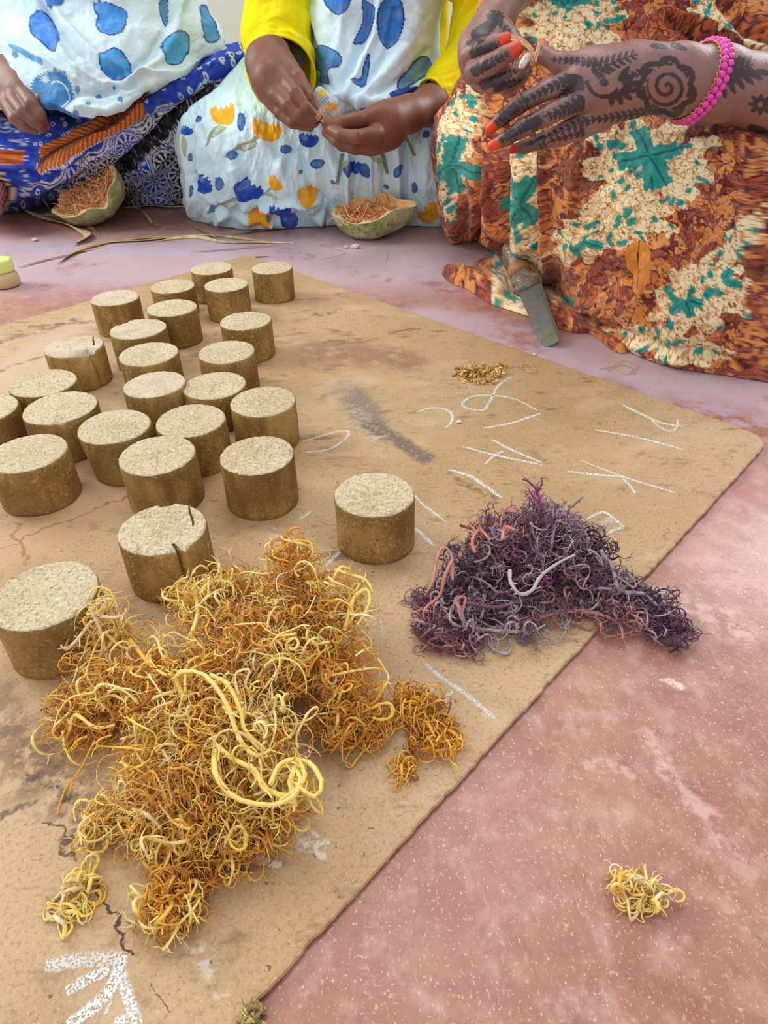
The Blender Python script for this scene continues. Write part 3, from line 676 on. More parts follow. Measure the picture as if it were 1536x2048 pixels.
EV = [(((905, 1160, .03), (903, 1110, .04), (885, 1095, .045), (872, 1125, .04), (868, 1160, .032), (850, 1190, .02)), .0013, V7), (((905, 1120, .04), (890, 1150, .034), (880, 1190, .022), (850, 1220, .012), (850, 1260, .008), (880, 1295, .007)), .0014, V7),
      (((850, 1240, .01), (880, 1270, .01), (900, 1290, .008), (930, 1290, .007)), .0013, V4), (((915, 1200, .03), (925, 1240, .018), (950, 1255, .012), (1000, 1262, .01), (1060, 1262, .008), (1090, 1250, .008)), .0015, V3),
      (((930, 1205, .03), (990, 1215, .022), (1050, 1200, .022), (1110, 1185, .02), (1160, 1170, .02)), .0014, V1), (((1000, 1255, .01), (1060, 1240, .01), (1120, 1225, .01), (1180, 1225, .01), (1235, 1245, .008), (1245, 1280, .006)), .0016, V4),
      (((920, 1220, .03), (912, 1200, .034), (930, 1195, .034), (925, 1230, .026), (935, 1255, .016)), .0012, V4), (((1020, 1140, .05), (1022, 1165, .048), (1040, 1188, .044), (1065, 1180, .044), (1080, 1155, .048), (1110, 1130, .05), (1150, 1110, .048)), .0013, V3),
      (((950, 1105, .046), (945, 1080, .052), (960, 1060, .056), (980, 1080, .054)), .0013, V7), (((1005, 1080, .06), (1010, 1055, .064), (1030, 1060, .064)), .0013, V7),
      (((1078, 1040, .055), (1080, 1010, .064), (1075, 985, .072), (1060, 965, .078), (1045, 958, .08)), .0009, V5), (((1080, 1010, .064), (1065, 990, .07), (1058, 980, .072)), .0007, V5), (((1076, 985, .072), (1084, 965, .078), (1082, 955, .08)), .0007, V1),
      (((1165, 1070, .04), (1185, 1060, .044), (1200, 1070, .044), (1205, 1085, .042)), .0009, V6), (((1175, 1080, .04), (1180, 1060, .044), (1175, 1050, .046)), .0007, V6),
      (((1200, 1100, .035), (1225, 1140, .025), (1240, 1180, .018), (1290, 1190, .016), (1320, 1220, .012)), .0018, V3), (((1210, 1110, .03), (1235, 1160, .02), (1262, 1190, .016)), .0016, V2),
      (((1000, 1050, .055), (1010, 1020, .062), (1028, 1010, .065), (1032, 1025, .062)), .0010, V4), (((920, 1050, .05), (935, 1055, .05), (950, 1060, .05)), .001, lin(150, 70, 76)),
      (((1340, 1240, .01), (1362, 1260, .008), (1360, 1290, .005), (1340, 1305, .004)), .001, V6)]
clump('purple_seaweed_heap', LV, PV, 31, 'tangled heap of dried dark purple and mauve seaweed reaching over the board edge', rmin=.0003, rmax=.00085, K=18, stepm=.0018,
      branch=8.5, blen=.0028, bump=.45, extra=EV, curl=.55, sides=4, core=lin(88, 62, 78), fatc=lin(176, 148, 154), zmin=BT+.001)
clump('shavings_pile', [(958, 752, .004, 50, .28, 150, [lin(232, 188, 108), lin(206, 156, 78), lin(244, 208, 140)]), (940, 750, .006, 30, .4, 60, [lin(196, 150, 76), lin(150, 104, 48)]),
                        (990, 745, .003, 30, .3, 30, [lin(206, 160, 84)])],
      [lin(206, 160, 84)], 41, 'little pile of golden brown shavings on the board near the knife', 'shavings', rmin=.0008, rmax=.0018, K=6, stepm=.0013, branch=.5, zmin=BT+.0008, kind='stuff')
clump('soap_crumb', [(505, 2035, .004, 18, .8, 70, [lin(190, 168, 110), lin(150, 126, 74)])], [lin(180, 150, 90)], 42,
      'rough soap crumb against the near board edge at the bottom of the view', 'crumb', rmin=.0009, rmax=.002, K=5, stepm=.0014, branch=.3, zmin=.0015, kind=None)

# crumbs and lint
lint_m = mat('white_crumb', lin(235, 218, 205), rough=.8, noise=[(200, (*lin(200, 170, 150), .6), .45, .65, 3, (1, 1, 1))])
def lump(name, c, r, m, rg, label, cat, group=None):
    t = (1+5**.5)/2
    v = unit(np.array([(-1, t, 0), (1, t, 0), (-1, -t, 0), (1, -t, 0), (0, -1, t), (0, 1, t), (0, -1, -t), (0, 1, -t), (t, 0, -1), (t, 0, 1), (-t, 0, -1), (-t, 0, 1)], float))
    f = [(0, 11, 5), (0, 5, 1), (0, 1, 7), (0, 7, 10), (0, 10, 11), (1, 5, 9), (5, 11, 4), (11, 10, 2), (10, 7, 6), (7, 1, 8), (3, 9, 4), (3, 4, 2), (3, 2, 6), (3, 6, 8), (3, 8, 9), (4, 9, 5), (2, 4, 11), (6, 2, 10), (8, 6, 7), (9, 8, 1)]
    v = v*(.6+.7*rg.random((12, 1)))*np.array([1.2, 1, .6])*r
    v[:, 2] -= v[:, 2].min()
    return tag(mesh(name, v+c, f, m, smooth=False, origin=c), label, cat, group)
rg = np.random.default_rng(77)
for (x, y, rp, lab) in [(711, 497, 8, 'white crumb on the floor in front of the right husk, the bigger of two'), (692, 496, 5, 'white crumb on the floor in front of the right husk, the smaller of two'),
                   (1068, 711, 5, 'pinkish crumb on the floor below the knife tip'), (1098, 760, 4, 'tiny white crumb on the floor right of the shavings pile'), (70, 482, 5, 'pinkish crumb on the floor left below the left husk'),
                   (918, 846, 5, 'tiny white chalk crumb on the board beside the curved chalk mark')]:
    z = BT if y == 846 else 0
    p = atz(x, y, z); lump('crumb', p, rp/FPX*((p-CP)@Fv), lint_m, rg, lab, 'crumb')
V = []; F = []
for i in range(420):
    x = rg.uniform(0, 1536); y = rg.uniform(450, 2040)
    p = atz(x, y, 0); q = p[:2]-B
    inside = ((p[:2]-A)@fdir > 0) and ((p[:2]-A)@fdir < .86) and ((p[:2]-A)@e1 > -.2) and ((p[:2]-B)@np.array([fdir[1], -fdir[0]]))*np.sign((cen-B)@np.array([fdir[1], -fdir[0]])) > -.004
    if inside: continue
    s = rg.uniform(.0002, .0007); k = len(V); a = rg.random()*6
    for u, v, w in ((1, 0, 0), (-.5, .8, 0), (-.5, -.8, 0), (0, 0, .8)):
        V.append((p[0]+s*(u*math.cos(a)-v*math.sin(a))*1.4, p[1]+s*(u*math.sin(a)+v*math.cos(a)), w*s+.0001))
    F += [(k, k+1, k+3), (k+1, k+2, k+3), (k+2, k, k+3), (k, k+2, k+1)]
tag(mesh('dust_specks', V, F, lint_m, smooth=False), 'pale dust specks scattered over the red floor', 'dust', kind='stuff')

# ------------------------------------------------------------------ ribbon strips, threads
def crom(P, n):
    P = np.asarray(P, float); m = len(P); ts = np.linspace(0, m-1-1e-6, n); i = ts.astype(int); f = (ts-i)[:, None]
    p0 = P[np.maximum(i-1, 0)]; p1 = P[i]; p2 = P[i+1]; p3 = P[np.minimum(i+2, m-1)]
    return .5*((2*p1)+(p2-p0)*f+(2*p0-5*p1+4*p2-p3)*f*f+(3*p1-p0-3*p2+p3)*f**3)
straw_m = mat('dried_palm_leaf', vcol=True, rough=.55, noise=[(60, (*lin(150, 110, 66), .6), .45, .65, 5, (1, 1, 1)), (400, (*lin(235, 215, 170), .4), .5, .7, 3, (1, 1, 1))], bumps=[('n', 500, .5, .0006)])
def strip(pts, wpx, colr, label, seed, fold=.35, z0=.002, group='dried palm leaf strips on the floor', name='palm_leaf_strip', cat='leaf strip'):
    rg = np.random.default_rng(seed)
    P = np.array([atz(p[0], p[1], p[2] if len(p) > 2 else z0) for p in pts]); n = 40
    S = crom(P, n); T = unit(np.gradient(S, axis=0)); Nn = unit(np.stack([-T[:, 1], T[:, 0], 0*T[:, 0]], 1))
    t = np.linspace(0, 1, n); c = P[len(P)//2]; w = 1.5*wpx/FPX*((c-CP)@Fv)/2
    wv = w*np.clip(np.minimum(t*5, (1-t)*4), .15, 1)*(.8+.4*vnoise(t*9, t*0, seed))
    tw = (vnoise(t*3+seed, t*0+.5, seed)-.5)*2.2
    V = []
    up = np.array([0, 0, 1.])
    for q, zq, th in ((-1, 0, 0), (-.4, fold, 0), (.1, .1, 0), (.6, fold, 0), (1, 0, 0), (.6, fold, 1), (.1, .1, 1), (-.4, fold, 1)):
        off = Nn*(q*np.cos(tw))[:, None]+up*(q*np.sin(tw))[:, None]
        pt = S+off*wv[:, None]+up*(zq*wv*.6)[:, None]-up*.0005*th
        V.append(pt)
    V = np.stack(V, 1); V[..., 2] = np.maximum(V[..., 2], .0004+.0001*np.array([0, 1, 2, 3, 4, 0, 0, 0]))
    F = gridfaces(n, 8, wrap=True)
    vc = np.repeat(np.array([lin(*colr)])*(.8+.4*vnoise(t*12, t*0, seed+3))[:, None], 8, 0)
    o = mesh(name, V.reshape(-1, 3), F, straw_m, vc=vc, origin=(c[0], c[1], 0)); tag(o, label, cat, group); return o
strip([(115, 528), (160, 500), (230, 482), (320, 474), (420, 470)], 10, (196, 156, 100), 'longest brown palm leaf strip, its left end pointing at the jar', 3)
strip([(130, 518), (190, 488), (290, 480), (400, 470), (480, 476), (545, 486)], 7, (214, 184, 134), 'pale palm leaf strip lying along the longest brown one', 4)
strip([(300, 484), (380, 474), (450, 484), (520, 484), (585, 486)], 6, (226, 204, 160), 'whitish palm leaf strip reaching farthest right', 5)
strip([(35, 535), (90, 520), (150, 506), (210, 490)], 4, (160, 124, 84), 'thin dark palm leaf strand behind the jar', 6)
strip([(45, 418), (100, 440), (150, 455), (175, 470), (160, 482), (145, 488)], 14, (220, 200, 148), 'wide bent palm leaf strip in front of the left husk with a white tip', 7, z0=.004)
strip([(60, 432), (110, 430), (170, 448), (200, 470)], 7, (190, 166, 110), 'narrow palm leaf strip under the left husk', 8)
strip([(250, 415), (300, 412), (340, 414), (390, 412)], 10, (216, 196, 150), 'straight pale palm leaf strip along the blue skirt hem', 9)
strip([(258, 412, .012), (285, 422, .008), (300, 440, .003), (303, 448, .002)], 5, (226, 204, 160), 'short curved palm leaf strip right of the left husk', 10)
strip([(460, 468), (520, 462), (570, 456), (620, 446)], 8, (170, 130, 84), 'brown palm leaf strip along the white floral skirt hem', 11)
strip([(380, 452), (400, 458), (420, 470), (440, 480)], 5, (176, 128, 84), 'short crooked reddish palm leaf strip', 12)
strip([(470, 522), (500, 516), (540, 512)], 2.5, (110, 90, 60), 'thin dark strand at the back edge of the board', 13)
strip([(380, 502), (440, 500), (500, 494), (560, 490)], 3, (186, 150, 110), 'faint thin palm leaf strand behind the soaps', 14)
strip([(68, 370, .05), (85, 395, .03), (100, 420, .008)], 2.5, (206, 190, 140), 'thin pale strand leaning against the left husk', 15)
thread_m = mat('husk_thread', lin(222, 176, 130), rough=.6, noise=[(200, (*lin(190, 130, 80), .6), .4, .6, 3, (1, 1, 1))])
def thread(pts, r, label, m=None, K=30, z=.0012, name='fibre_thread', parent=None, cat='thread'):
    P = np.array([atz(p[0], p[1], p[2] if len(p) > 2 else z) for p in pts]); S = crom(P, K)
    V, F, _, _ = tubes(S[None], np.full((1, K), r), 5)
    o = mesh(name, V, F, m or thread_m, parent, origin=None if parent else P[0])
    if not parent: tag(o, label, cat, 'loose husk fibres')
    return o
thread([(1045, 740), (1042, 728), (1060, 730), (1072, 745), (1050, 742)], .0005, 'curly pale fibre at the board edge right of the shavings pile', z=.006)
thread([(1200, 738), (1240, 730), (1265, 735), (1255, 748), (1235, 740), (1225, 730)], .0005, 'pale looped fibre on the floor in front of the orange dress')
thread([(1215, 742), (1245, 722), (1272, 730), (1268, 748)], .0004, 'second thin looped fibre in front of the orange dress')
thread([(798, 482), (820, 490), (830, 498)], .0004, 'short fibre on the floor right of the right husk')
thread([(760, 498), (775, 508), (772, 520)], .0004, 'short orange fibre on the floor below the right husk')
thread([(640, 488), (665, 496), (690, 506), (640, 520)], .0003, 'long faint fibre on the floor left of the right husk')
# ------------------------------------------------------------------ smooth bodies: distance fields turned into one surface
def smin(a, b, k):
    h = np.clip(.5+.5*(b-a)/k, 0, 1); return b*(1-h)+a*h-k*h*(1-h)
def cone(a, b, ra, rb): return ('c', np.array(a, float), np.array(b, float), ra, rb)
def ell(c, r, rot=None): return ('e', np.array(c, float), np.array(r, float), rot)
def pbox(p, m=.012):
    if p[0] == 'c':
        a, b, ra, rb = p[1:]; return np.minimum(a-ra, b-rb)-m, np.maximum(a+ra, b+rb)+m
    R_ = max(p[2]); return p[1]-R_-m, p[1]+R_+m
def pd(p, X, Y, Z):
    if p[0] == 'c':
        a, b, ra, rb = p[1:]; ba = b-a; L2 = ba@ba+1e-12
        x = X-a[0]; y = Y-a[1]; z = Z-a[2]
        t = np.clip((x*ba[0]+y*ba[1]+z*ba[2])/L2, 0, 1)
        return np.sqrt((x-t*ba[0])**2+(y-t*ba[1])**2+(z-t*ba[2])**2)-(ra+(rb-ra)*t)
    c, r, rot = p[1:]; x = X-c[0]; y = Y-c[1]; z = Z-c[2]
    if rot is not None:
        x, y, z = (rot[0, 0]*x+rot[0, 1]*y+rot[0, 2]*z, rot[1, 0]*x+rot[1, 1]*y+rot[1, 2]*z, rot[2, 0]*x+rot[2, 1]*y+rot[2, 2]*z)
    q = np.sqrt((x/r[0])**2+(y/r[1])**2+(z/r[2])**2)
    return (q-1)*min(r)*(.6+.4*np.minimum(q, 1.5))
def surface(base, fingers, h, kb=.012, kf=.008, kx=.0008, fk=.003, cuts=()):
    prims = base+[q for f in fingers for q in f]
    los = np.array([pbox(p)[0] for p in prims]); his = np.array([pbox(p)[1] for p in prims])
    lo = los.min(0); hi = his.max(0); n = np.ceil((hi-lo)/h).astype(int)+1
    ax = [(lo[i]+h*np.arange(n[i])).astype(np.float32) for i in range(3)]
    def sl(l, u):
        i0 = np.clip(((l-lo)/h).astype(int), 0, n-1); i1 = np.clip(((u-lo)/h).astype(int)+2, 1, n); return tuple(slice(a, b) for a, b in zip(i0, i1))
    def g(s): return ax[0][s[0]][:, None, None], ax[1][s[1]][None, :, None], ax[2][s[2]][None, None, :]
    D = np.full(n, .03, np.float32)
    for p in base:
        s = sl(*pbox(p, kb+.01)); D[s] = smin(D[s], pd(p, *g(s)).astype(np.float32), kb)
    Db = D.copy() if fingers else None
    for f in fingers:
        l = np.min([pbox(p, kf+.004)[0] for p in f], 0); u = np.max([pbox(p, kf+.004)[1] for p in f], 0); s = sl(l, u)
        G = g(s); d = None
        for p in f:
            q = pd(p, *G).astype(np.float32); d = q if d is None else smin(d, q, fk)
        D[s] = smin(D[s], smin(Db[s], d, kf), kx)
    # naive surface nets
    S = D < 0
    nx, ny, nz = n-1
    acc = np.zeros((nx, ny, nz, 3), np.float32); cnt = np.zeros((nx, ny, nz), np.int16)
    edges = []
    for axn in range(3):
        sa = [slice(None)]*3; sb = [slice(None)]*3; sa[axn] = slice(0, -1); sb[axn] = slice(1, None)
        a = D[tuple(sa)]; b = D[tuple(sb)]; m = S[tuple(sa)] != S[tuple(sb)]
        I = np.argwhere(m); t = (a[m]/(a[m]-b[m]))
        pos = I.astype(np.float32); pos[:, axn] += t
        o1, o2 = [k for k in range(3) if k != axn]
        ok = (I[:, o1] > 0) & (I[:, o2] > 0) & (I[:, o1] < n[o1]-1) & (I[:, o2] < n[o2]-1)
        for da in (0, 1):
            for db in (0, 1):
                J = I.copy(); J[:, o1] -= da; J[:, o2] -= db
                v = (J >= 0).all(1) & (J < np.array([nx, ny, nz])).all(1)
                np.add.at(acc, tuple(J[v].T), pos[v]); np.add.at(cnt, tuple(J[v].T), 1)
        sgn = S[tuple(sa)][m]
        edges.append((I[ok], sgn[ok], o1, o2, axn))
    vi = np.full((nx, ny, nz), -1, np.int64); occ = cnt > 0; vi[occ] = np.arange(occ.sum())
    V = acc[occ]/cnt[occ][:, None]*h+lo
    Fq = []
    for I, sg, o1, o2, axn in edges:
        def q(a, b):
            J = I.copy(); J[:, o1] -= a; J[:, o2] -= b; return vi[tuple(J.T)]
        f = np.stack([q(0, 0), q(1, 0), q(1, 1), q(0, 1)], 1)
        fl = sg if axn != 1 else ~sg
        f[~fl] = f[~fl][:, ::-1]
        Fq.append(f)
    F = np.concatenate(Fq)
    # light smoothing
    for _ in range(2):
        s_ = np.zeros_like(V); c_ = np.zeros(len(V))
        for a, b in ((0, 1), (1, 2), (2, 3), (3, 0)):
            np.add.at(s_, F[:, a], V[F[:, b]]); np.add.at(c_, F[:, a], 1)
            np.add.at(s_, F[:, b], V[F[:, a]]); np.add.at(c_, F[:, b], 1)
        V = V*.5+.5*s_/c_[:, None]
    return V.astype(np.float64), F
def joinm(parts):
    V = []; F = []; k = 0
    for v, f in parts: V.append(v); F.append(f+k); k += len(v)
    return np.concatenate(V), np.concatenate(F)
def J(zx, zy, r, D, zf=1., ox=0, oy=0):
    x = ox+zx/zf; y = oy+zy/zf; return atd(x, y, D), r/zf/FPX*D
def chain(pts, **kw):
    P = [J(*p, **kw) for p in pts]
    return [cone(P[i][0], P[i+1][0], P[i][1], P[i+1][1]) for i in range(len(P)-1)]

# ------------------------------------------------------------------ cloth surfaces from control rows (px, py, distance)
def cr_resample(P, ts):
    m = P.shape[0]; i = np.clip(ts.astype(int), 0, m-2); f = (ts-i)
    sh = (-1,)+(1,)*(P.ndim-1); f = f.reshape(sh)
    p0 = P[np.maximum(i-1, 0)]; p1 = P[i]; p2 = P[i+1]; p3 = P[np.minimum(i+2, m-1)]
    return .5*((2*p1)+(p2-p0)*f+(2*p0-5*p1+4*p2-p3)*f*f+(3*p1-p0-3*p2+p3)*f**3)
def cloth(name, rows, step, m, parent, color, fold=None, back=None, label=None, zmin=.001, cap=False, maxback=14):
    R_ = []
    nf = len(rows[0])
    for r in rows:
        q = []
        for (x, y, Y) in r:
            p = atz(x, y, .0015) if Y == 'f' else aty(x, y, Y)
            q.append(np.array([*p, x, y]))
        if back is not None:
            a = q[0]; b = q[-1]; c = sum(q)/len(q); z = (a[2]+b[2])/2; y = (a[4]+b[4])/2
            e = lambda X, Yy, u: np.array([X, Yy, z, u, y])
            bk = back
            k1 = (b[1]+bk*.45)/b[1]; k0 = (a[1]+bk*.45)/a[1]
            q.append(e(b[0]*k1-.004, b[1]+bk*.45, b[3]+80)); q.append(e((a[0]+b[0])/2+.25*(b[0]-a[0]), max(a[1], b[1])+bk, b[3]+200))
            q.append(e((a[0]+b[0])/2-.25*(b[0]-a[0]), max(a[1], b[1])+bk, b[3]+330)); q.append(e(a[0]*k0+.004, a[1]+bk*.45, b[3]+480))
            a2 = a.copy(); a2[3] = b[3]+560; q.append(a2)
        R_.append(q)
    G = np.array(R_)                       # rows x cols x 5
    cd_ = np.linalg.norm(np.diff(G[:, :, 3:5], axis=1), axis=2).mean(0)
    ts = []
    for j, d in enumerate(cd_):
        n = max(2, int(d/step)); ux = G[:, j:j+2, 3].mean()
        if ux > 1560 or ux < -30: n = max(3, n//5)
        if j >= nf-1: n = min(n, maxback)
        ts += list(j+np.arange(n)/n)
    ts = np.array(ts+[len(cd_)])
    G = np.swapaxes(cr_resample(np.swapaxes(G, 0, 1), ts), 0, 1)
    rd = np.linalg.norm(np.diff(G[:, :int((ts < nf-1).sum()), 3:5], axis=0), axis=2).mean(1)
    tr = []
    for i, d in enumerate(rd):
        n = max(2, int(d/step))
        if G[i+1, :nf, 4].mean() < 10: n = max(3, n//5)
        tr += list(i+np.arange(n)/n)
    tr = np.array(tr+[len(rd)])
    G = cr_resample(G, tr)
    P = G[..., :3]; u = G[..., 3]; v = G[..., 4]
    if fold is not None:
        gu = np.gradient(P, axis=1); gv = np.gradient(P, axis=0); Nn = np.cross(gu, gv); Nn = unit(Nn)
        sgn = np.sign((Nn[:, :len(ts)//2]*(CP-P[:, :len(ts)//2])).sum(-1).mean()) or 1
        d = fold(u, v)
        fade = np.clip((P[..., 2]-.0)/.012, .25, 1)
        P = P+Nn*sgn*(d*fade)[..., None]
        if back is not None: P[:, -1] = P[:, 0]
    P[..., 2] = np.maximum(P[..., 2], zmin)
    nr, nc = u.shape
    c = color(u, v)
    F = gridfaces(nr, nc)
    V = P.reshape(-1, 3); C_ = c.reshape(-1, 3)
    o = mesh(name, V, F, m, parent, vc=C_)
    if label: tag(o, label)
    return o
def lines(u, v, fl):
    d = np.zeros(u.shape)
    for pts, w, a in fl:
        xs = [p[0] for p in pts]; ys = [p[1] for p in pts]; m = (u > min(xs)-3*w) & (u < max(xs)+3*w) & (v > min(ys)-3*w) & (v < max(ys)+3*w)
        if not m.any(): continue
        q = pdist(u[m], v[m], pts); d[m] += a*np.exp(-(q/w)**2)
    return d
def paint(c, m, colr): c[m] = colr

skin = lambda nm: mat(nm, vcol=True, rough=.48, spec=.45, sss=0, noise=[(30, (*lin(92, 54, 40), .35), .45, .7, 5, (1, 1, 1)), (160, (*lin(150, 106, 84), .2), .5, .7, 3, (1, 1, 1))], bumps=[('n', 260, .25, .0007), ('v', 900, .15, .0003)])
skin_m = skin('brown_skin')
cloth_m = mat('printed_cotton', vcol=True, rough=.85, spec=.15, sheen=.1, noise=[(90, (1, 1, 1, .06), .4, .7, 4, (1, 1, 1))], bumps=[('n', 25, .25, .006), ('n', 900, .2, .0004)])
gauze_m = mat('fine_printed_voile', vcol=True, rough=.8, spec=.2, sheen=.1, noise=[(60, (1, 1, 1, .10), .45, .7, 4, (1, 1, 1))], bumps=[('n', 30, .35, .006), ('n', 120, .25, .0015)])
yellow_m = mat('yellow_knit', vcol=True, rough=.8, spec=.15, noise=[(40, (*lin(250, 236, 40), .4), .45, .7, 4, (1, 1, 1))], bumps=[('n', 30, .2, .005), ('n', 900, .3, .0004)])

def body_coarse(X, Y, kneeL, kneeR, sh=.50, fdir=(0, -1), armL=None, armR=None, hip=.11):
    c = np.array([X, Y, 0.])
    def w(dx, dy, z): return c+np.array([dx, dy, z])
    b = [ell(w(0, .03, hip), (.13, .09, .10)), cone(w(0, .01, .15), w(0, .01, .38), .075, .080), cone(w(-.10, 0, sh-.03), w(.10, 0, sh-.03), .062, .062),
         ell(w(0, -.0, .40), (.115, .080, .07)), cone(w(0, 0, sh), w(0, -.012, sh+.12), .045, .043)]
    hc = w(0, -.035, sh+.20)
    for kn, s in ((kneeL, -1), (kneeR, 1)):
        k = np.array(kn); hipp = w(s*.08, -.0, .09)
        b.append(cone(hipp, k, .068, .048)); ft = w(-s*.05, -.03, .045)
        b.append(cone(k+np.array([0, .01, -.03]), ft, .042, .032)); b.append(cone(ft, ft+np.array([-s*.07, -.01, -.01]), .030, .026))
    return b, hc
def head(hc):
    o = lambda x, y, z: hc+np.array([x, y, z])
    b = [ell(hc, (.071, .090, .102)), ell(o(0, -.030, -.055), (.050, .052, .050)), cone(o(0, .02, -.06), o(0, .035, -.15), .045, .047)]
    for s_ in (-1, 1):
        b += [ell(o(s_*.034, -.058, -.024), (.026, .026, .028)), ell(o(s_*.074, .0, -.012), (.010, .020, .030)), ell(o(s_*.012, -.092, -.030), (.010, .010, .008)), ell(o(s_*.030, -.074, .024), (.024, .010, .006))]
    b += [cone(o(0, -.082, .012), o(0, -.098, -.026), .007, .011), ell(o(0, -.084, -.052), (.022, .010, .0055)), ell(o(0, -.082, -.062), (.019, .011, .0065)), ell(o(0, -.070, -.088), (.022, .018, .016))]
    return surface(b, [], .003, kb=.012)
def face_bits(hc, parent):
    for s_ in (-1, 1):
        n = 16; r = .0125; c = hc+np.array([s_*.030, -.0755, .008]); th = np.linspace(0, np.pi, 9); ph = np.arange(n)*2*np.pi/n
        V = [(c[0]+1.1*r*math.sin(t)*math.cos(p), c[1]-r*math.cos(t)*.7, c[2]+r*math.sin(t)*math.sin(p)*.5) for t in th for p in ph]
        vc = np.array([lin(30, 18, 12) if t < .5 else lin(226, 216, 206) for t in th for p in ph])
        mesh('eye', V, gridfaces(9, n, wrap=True), eye_m, parent, vc=vc)
def wp(x, y, z, r):
    p = np.array([x, y, z]); D = (p-CP)@Fv; u, v = proj(p); return (float(u), float(v), float(D), r*FPX/D)
eye_m = mat('eye', vcol=True, rough=.2, noise=[(400, (.4, .3, .25, .1), .5, .7, 2, (1, 1, 1))])

# ================================================================== woman in the middle (white floral skirt, yellow sleeves)
W2 = empty('person', (-.02, 1.50, 0), 'seated woman in white floral skirt and yellow sleeves pulling fibres apart with both hands', 'person', 'women seated on the floor')
z2 = dict(zf=2.793, ox=350, oy=0)
sk2 = lin(124, 78, 58)
D2 = 1.10
pl = chain([(524, 335, 82, 1.155), (504, 360, 86, 1.125), (535, 440, 86, 1.09), (575, 540, 66, 1.085)], **z2)
pl += chain([(480, 320, 70, 1.13), (500, 480, 55, 1.11)], **z2)+chain([(560, 300, 84, 1.12), (625, 420, 58, 1.095)], **z2)
Lf = [chain([(610, 330, 48, 1.095), (690, 430, 37, 1.075), (755, 545, 31, 1.07), (800, 640, 24, 1.075)], **z2),
      chain([(600, 420, 50, 1.085), (672, 520, 40, 1.06), (735, 605, 32, 1.06), (795, 668, 25, 1.072)], **z2),
      chain([(560, 500, 50, 1.085), (632, 590, 40, 1.065), (690, 650, 33, 1.065), (778, 688, 25, 1.075)], **z2),
      chain([(515, 530, 46, 1.10), (590, 630, 36, 1.085), (655, 685, 30, 1.08), (752, 712, 24, 1.085)], **z2),
      chain([(560, 360, 50, 1.13), (660, 480, 38, 1.12), (740, 600, 30, 1.10), (805, 660, 24, 1.085)], **z2)]
V1_, F1_ = surface(chain([(578, 100, 72, 1.205), (570, 220, 76, 1.20), (545, 310, 79, 1.175)], **z2)+pl, Lf, .0016, kb=.02, kf=.010)
# her other hand, its fingers curled towards the left
pr = chain([(1420, 590, 92, 1.17), (1300, 640, 84, 1.13), (1190, 690, 84, 1.10), (1130, 745, 80, 1.085)], **z2)
pr += chain([(1230, 640, 68, 1.11), (1110, 660, 56, 1.08)], **z2)+chain([(1200, 760, 66, 1.11), (1080, 800, 52, 1.09)], **z2)
Rf = [chain([(1150, 640, 50, 1.08), (1020, 672, 42, 1.055), (930, 688, 38, 1.045), (845, 686, 31, 1.05)], **z2),
      chain([(1120, 752, 46, 1.06), (1010, 765, 36, 1.035), (925, 752, 32, 1.04), (848, 712, 25, 1.055)], **z2),
      chain([(1100, 800, 44, 1.075), (990, 812, 34, 1.055), (905, 790, 29, 1.055), (840, 742, 23, 1.065)], **z2),
      chain([(1120, 815, 40, 1.10), (1010, 832, 30, 1.08), (930, 815, 26, 1.08), (880, 780, 22, 1.085)], **z2)]
V2_, F2_ = surface(chain([(1640, 470, 92, 1.205), (1420, 590, 86, 1.175)], **z2)+pr, Rf, .0016, kb=.02, kf=.010)
bc, hc2 = body_coarse(-.02, 1.53, (-.26, 1.47, .075), (.08, 1.48, .075))
def arm(b, shp, el_, wr, r=.04):
    b.append(cone(shp, el_, r, r*.85)); b.append(cone(el_, wr, r*.85, r*.72))
arm(bc, (-.14, 1.50, .46), atd(564, -20, 1.195), atd(558, 60, 1.205), .030); arm(bc, (.11, 1.51, .46), atd(960, 0, 1.205), atd(930, 130, 1.215), .030)
V3_, F3_ = surface(bc, [], .007, kb=.03)
V, F = joinm([(V1_, F1_), (V2_, F2_), (V3_, F3_), head(hc2)])
def skincol(V, base, tips=(), tipc=None, pal=None):
    c = np.tile(base, (len(V), 1))
    px, py = proj(V)
    n = fbm(px/22., py/22., 5, 4)[:, None]
    c = c*(.82+.36*n)
    for (p, r, cl) in tips:
        d = np.linalg.norm(V-p, axis=1); w = np.clip((r-d)/(r*.25), 0, 1)[:, None]; c = c*(1-w)+cl*w
    return c
def T2(zx, zy, D, **k): return atd(350+zx/2.793, zy/2.793, D)
nailc = lin(206, 160, 140)
c = skincol(V, sk2, [(T2(826, 682, 1.05)-ray(646, 244)*.02, .0062, nailc), (T2(803, 640, 1.055), .005, nailc)])
px, py = proj(V)
knk = np.exp(-(((px-555)/16)**2+((py-153)/16)**2))[:, None]
c = c*(1-knk*.25)+lin(160, 122, 106)*knk*.25
b2 = mesh('body', V, F, skin_m, W2, vc=c); face_bits(hc2, b2)

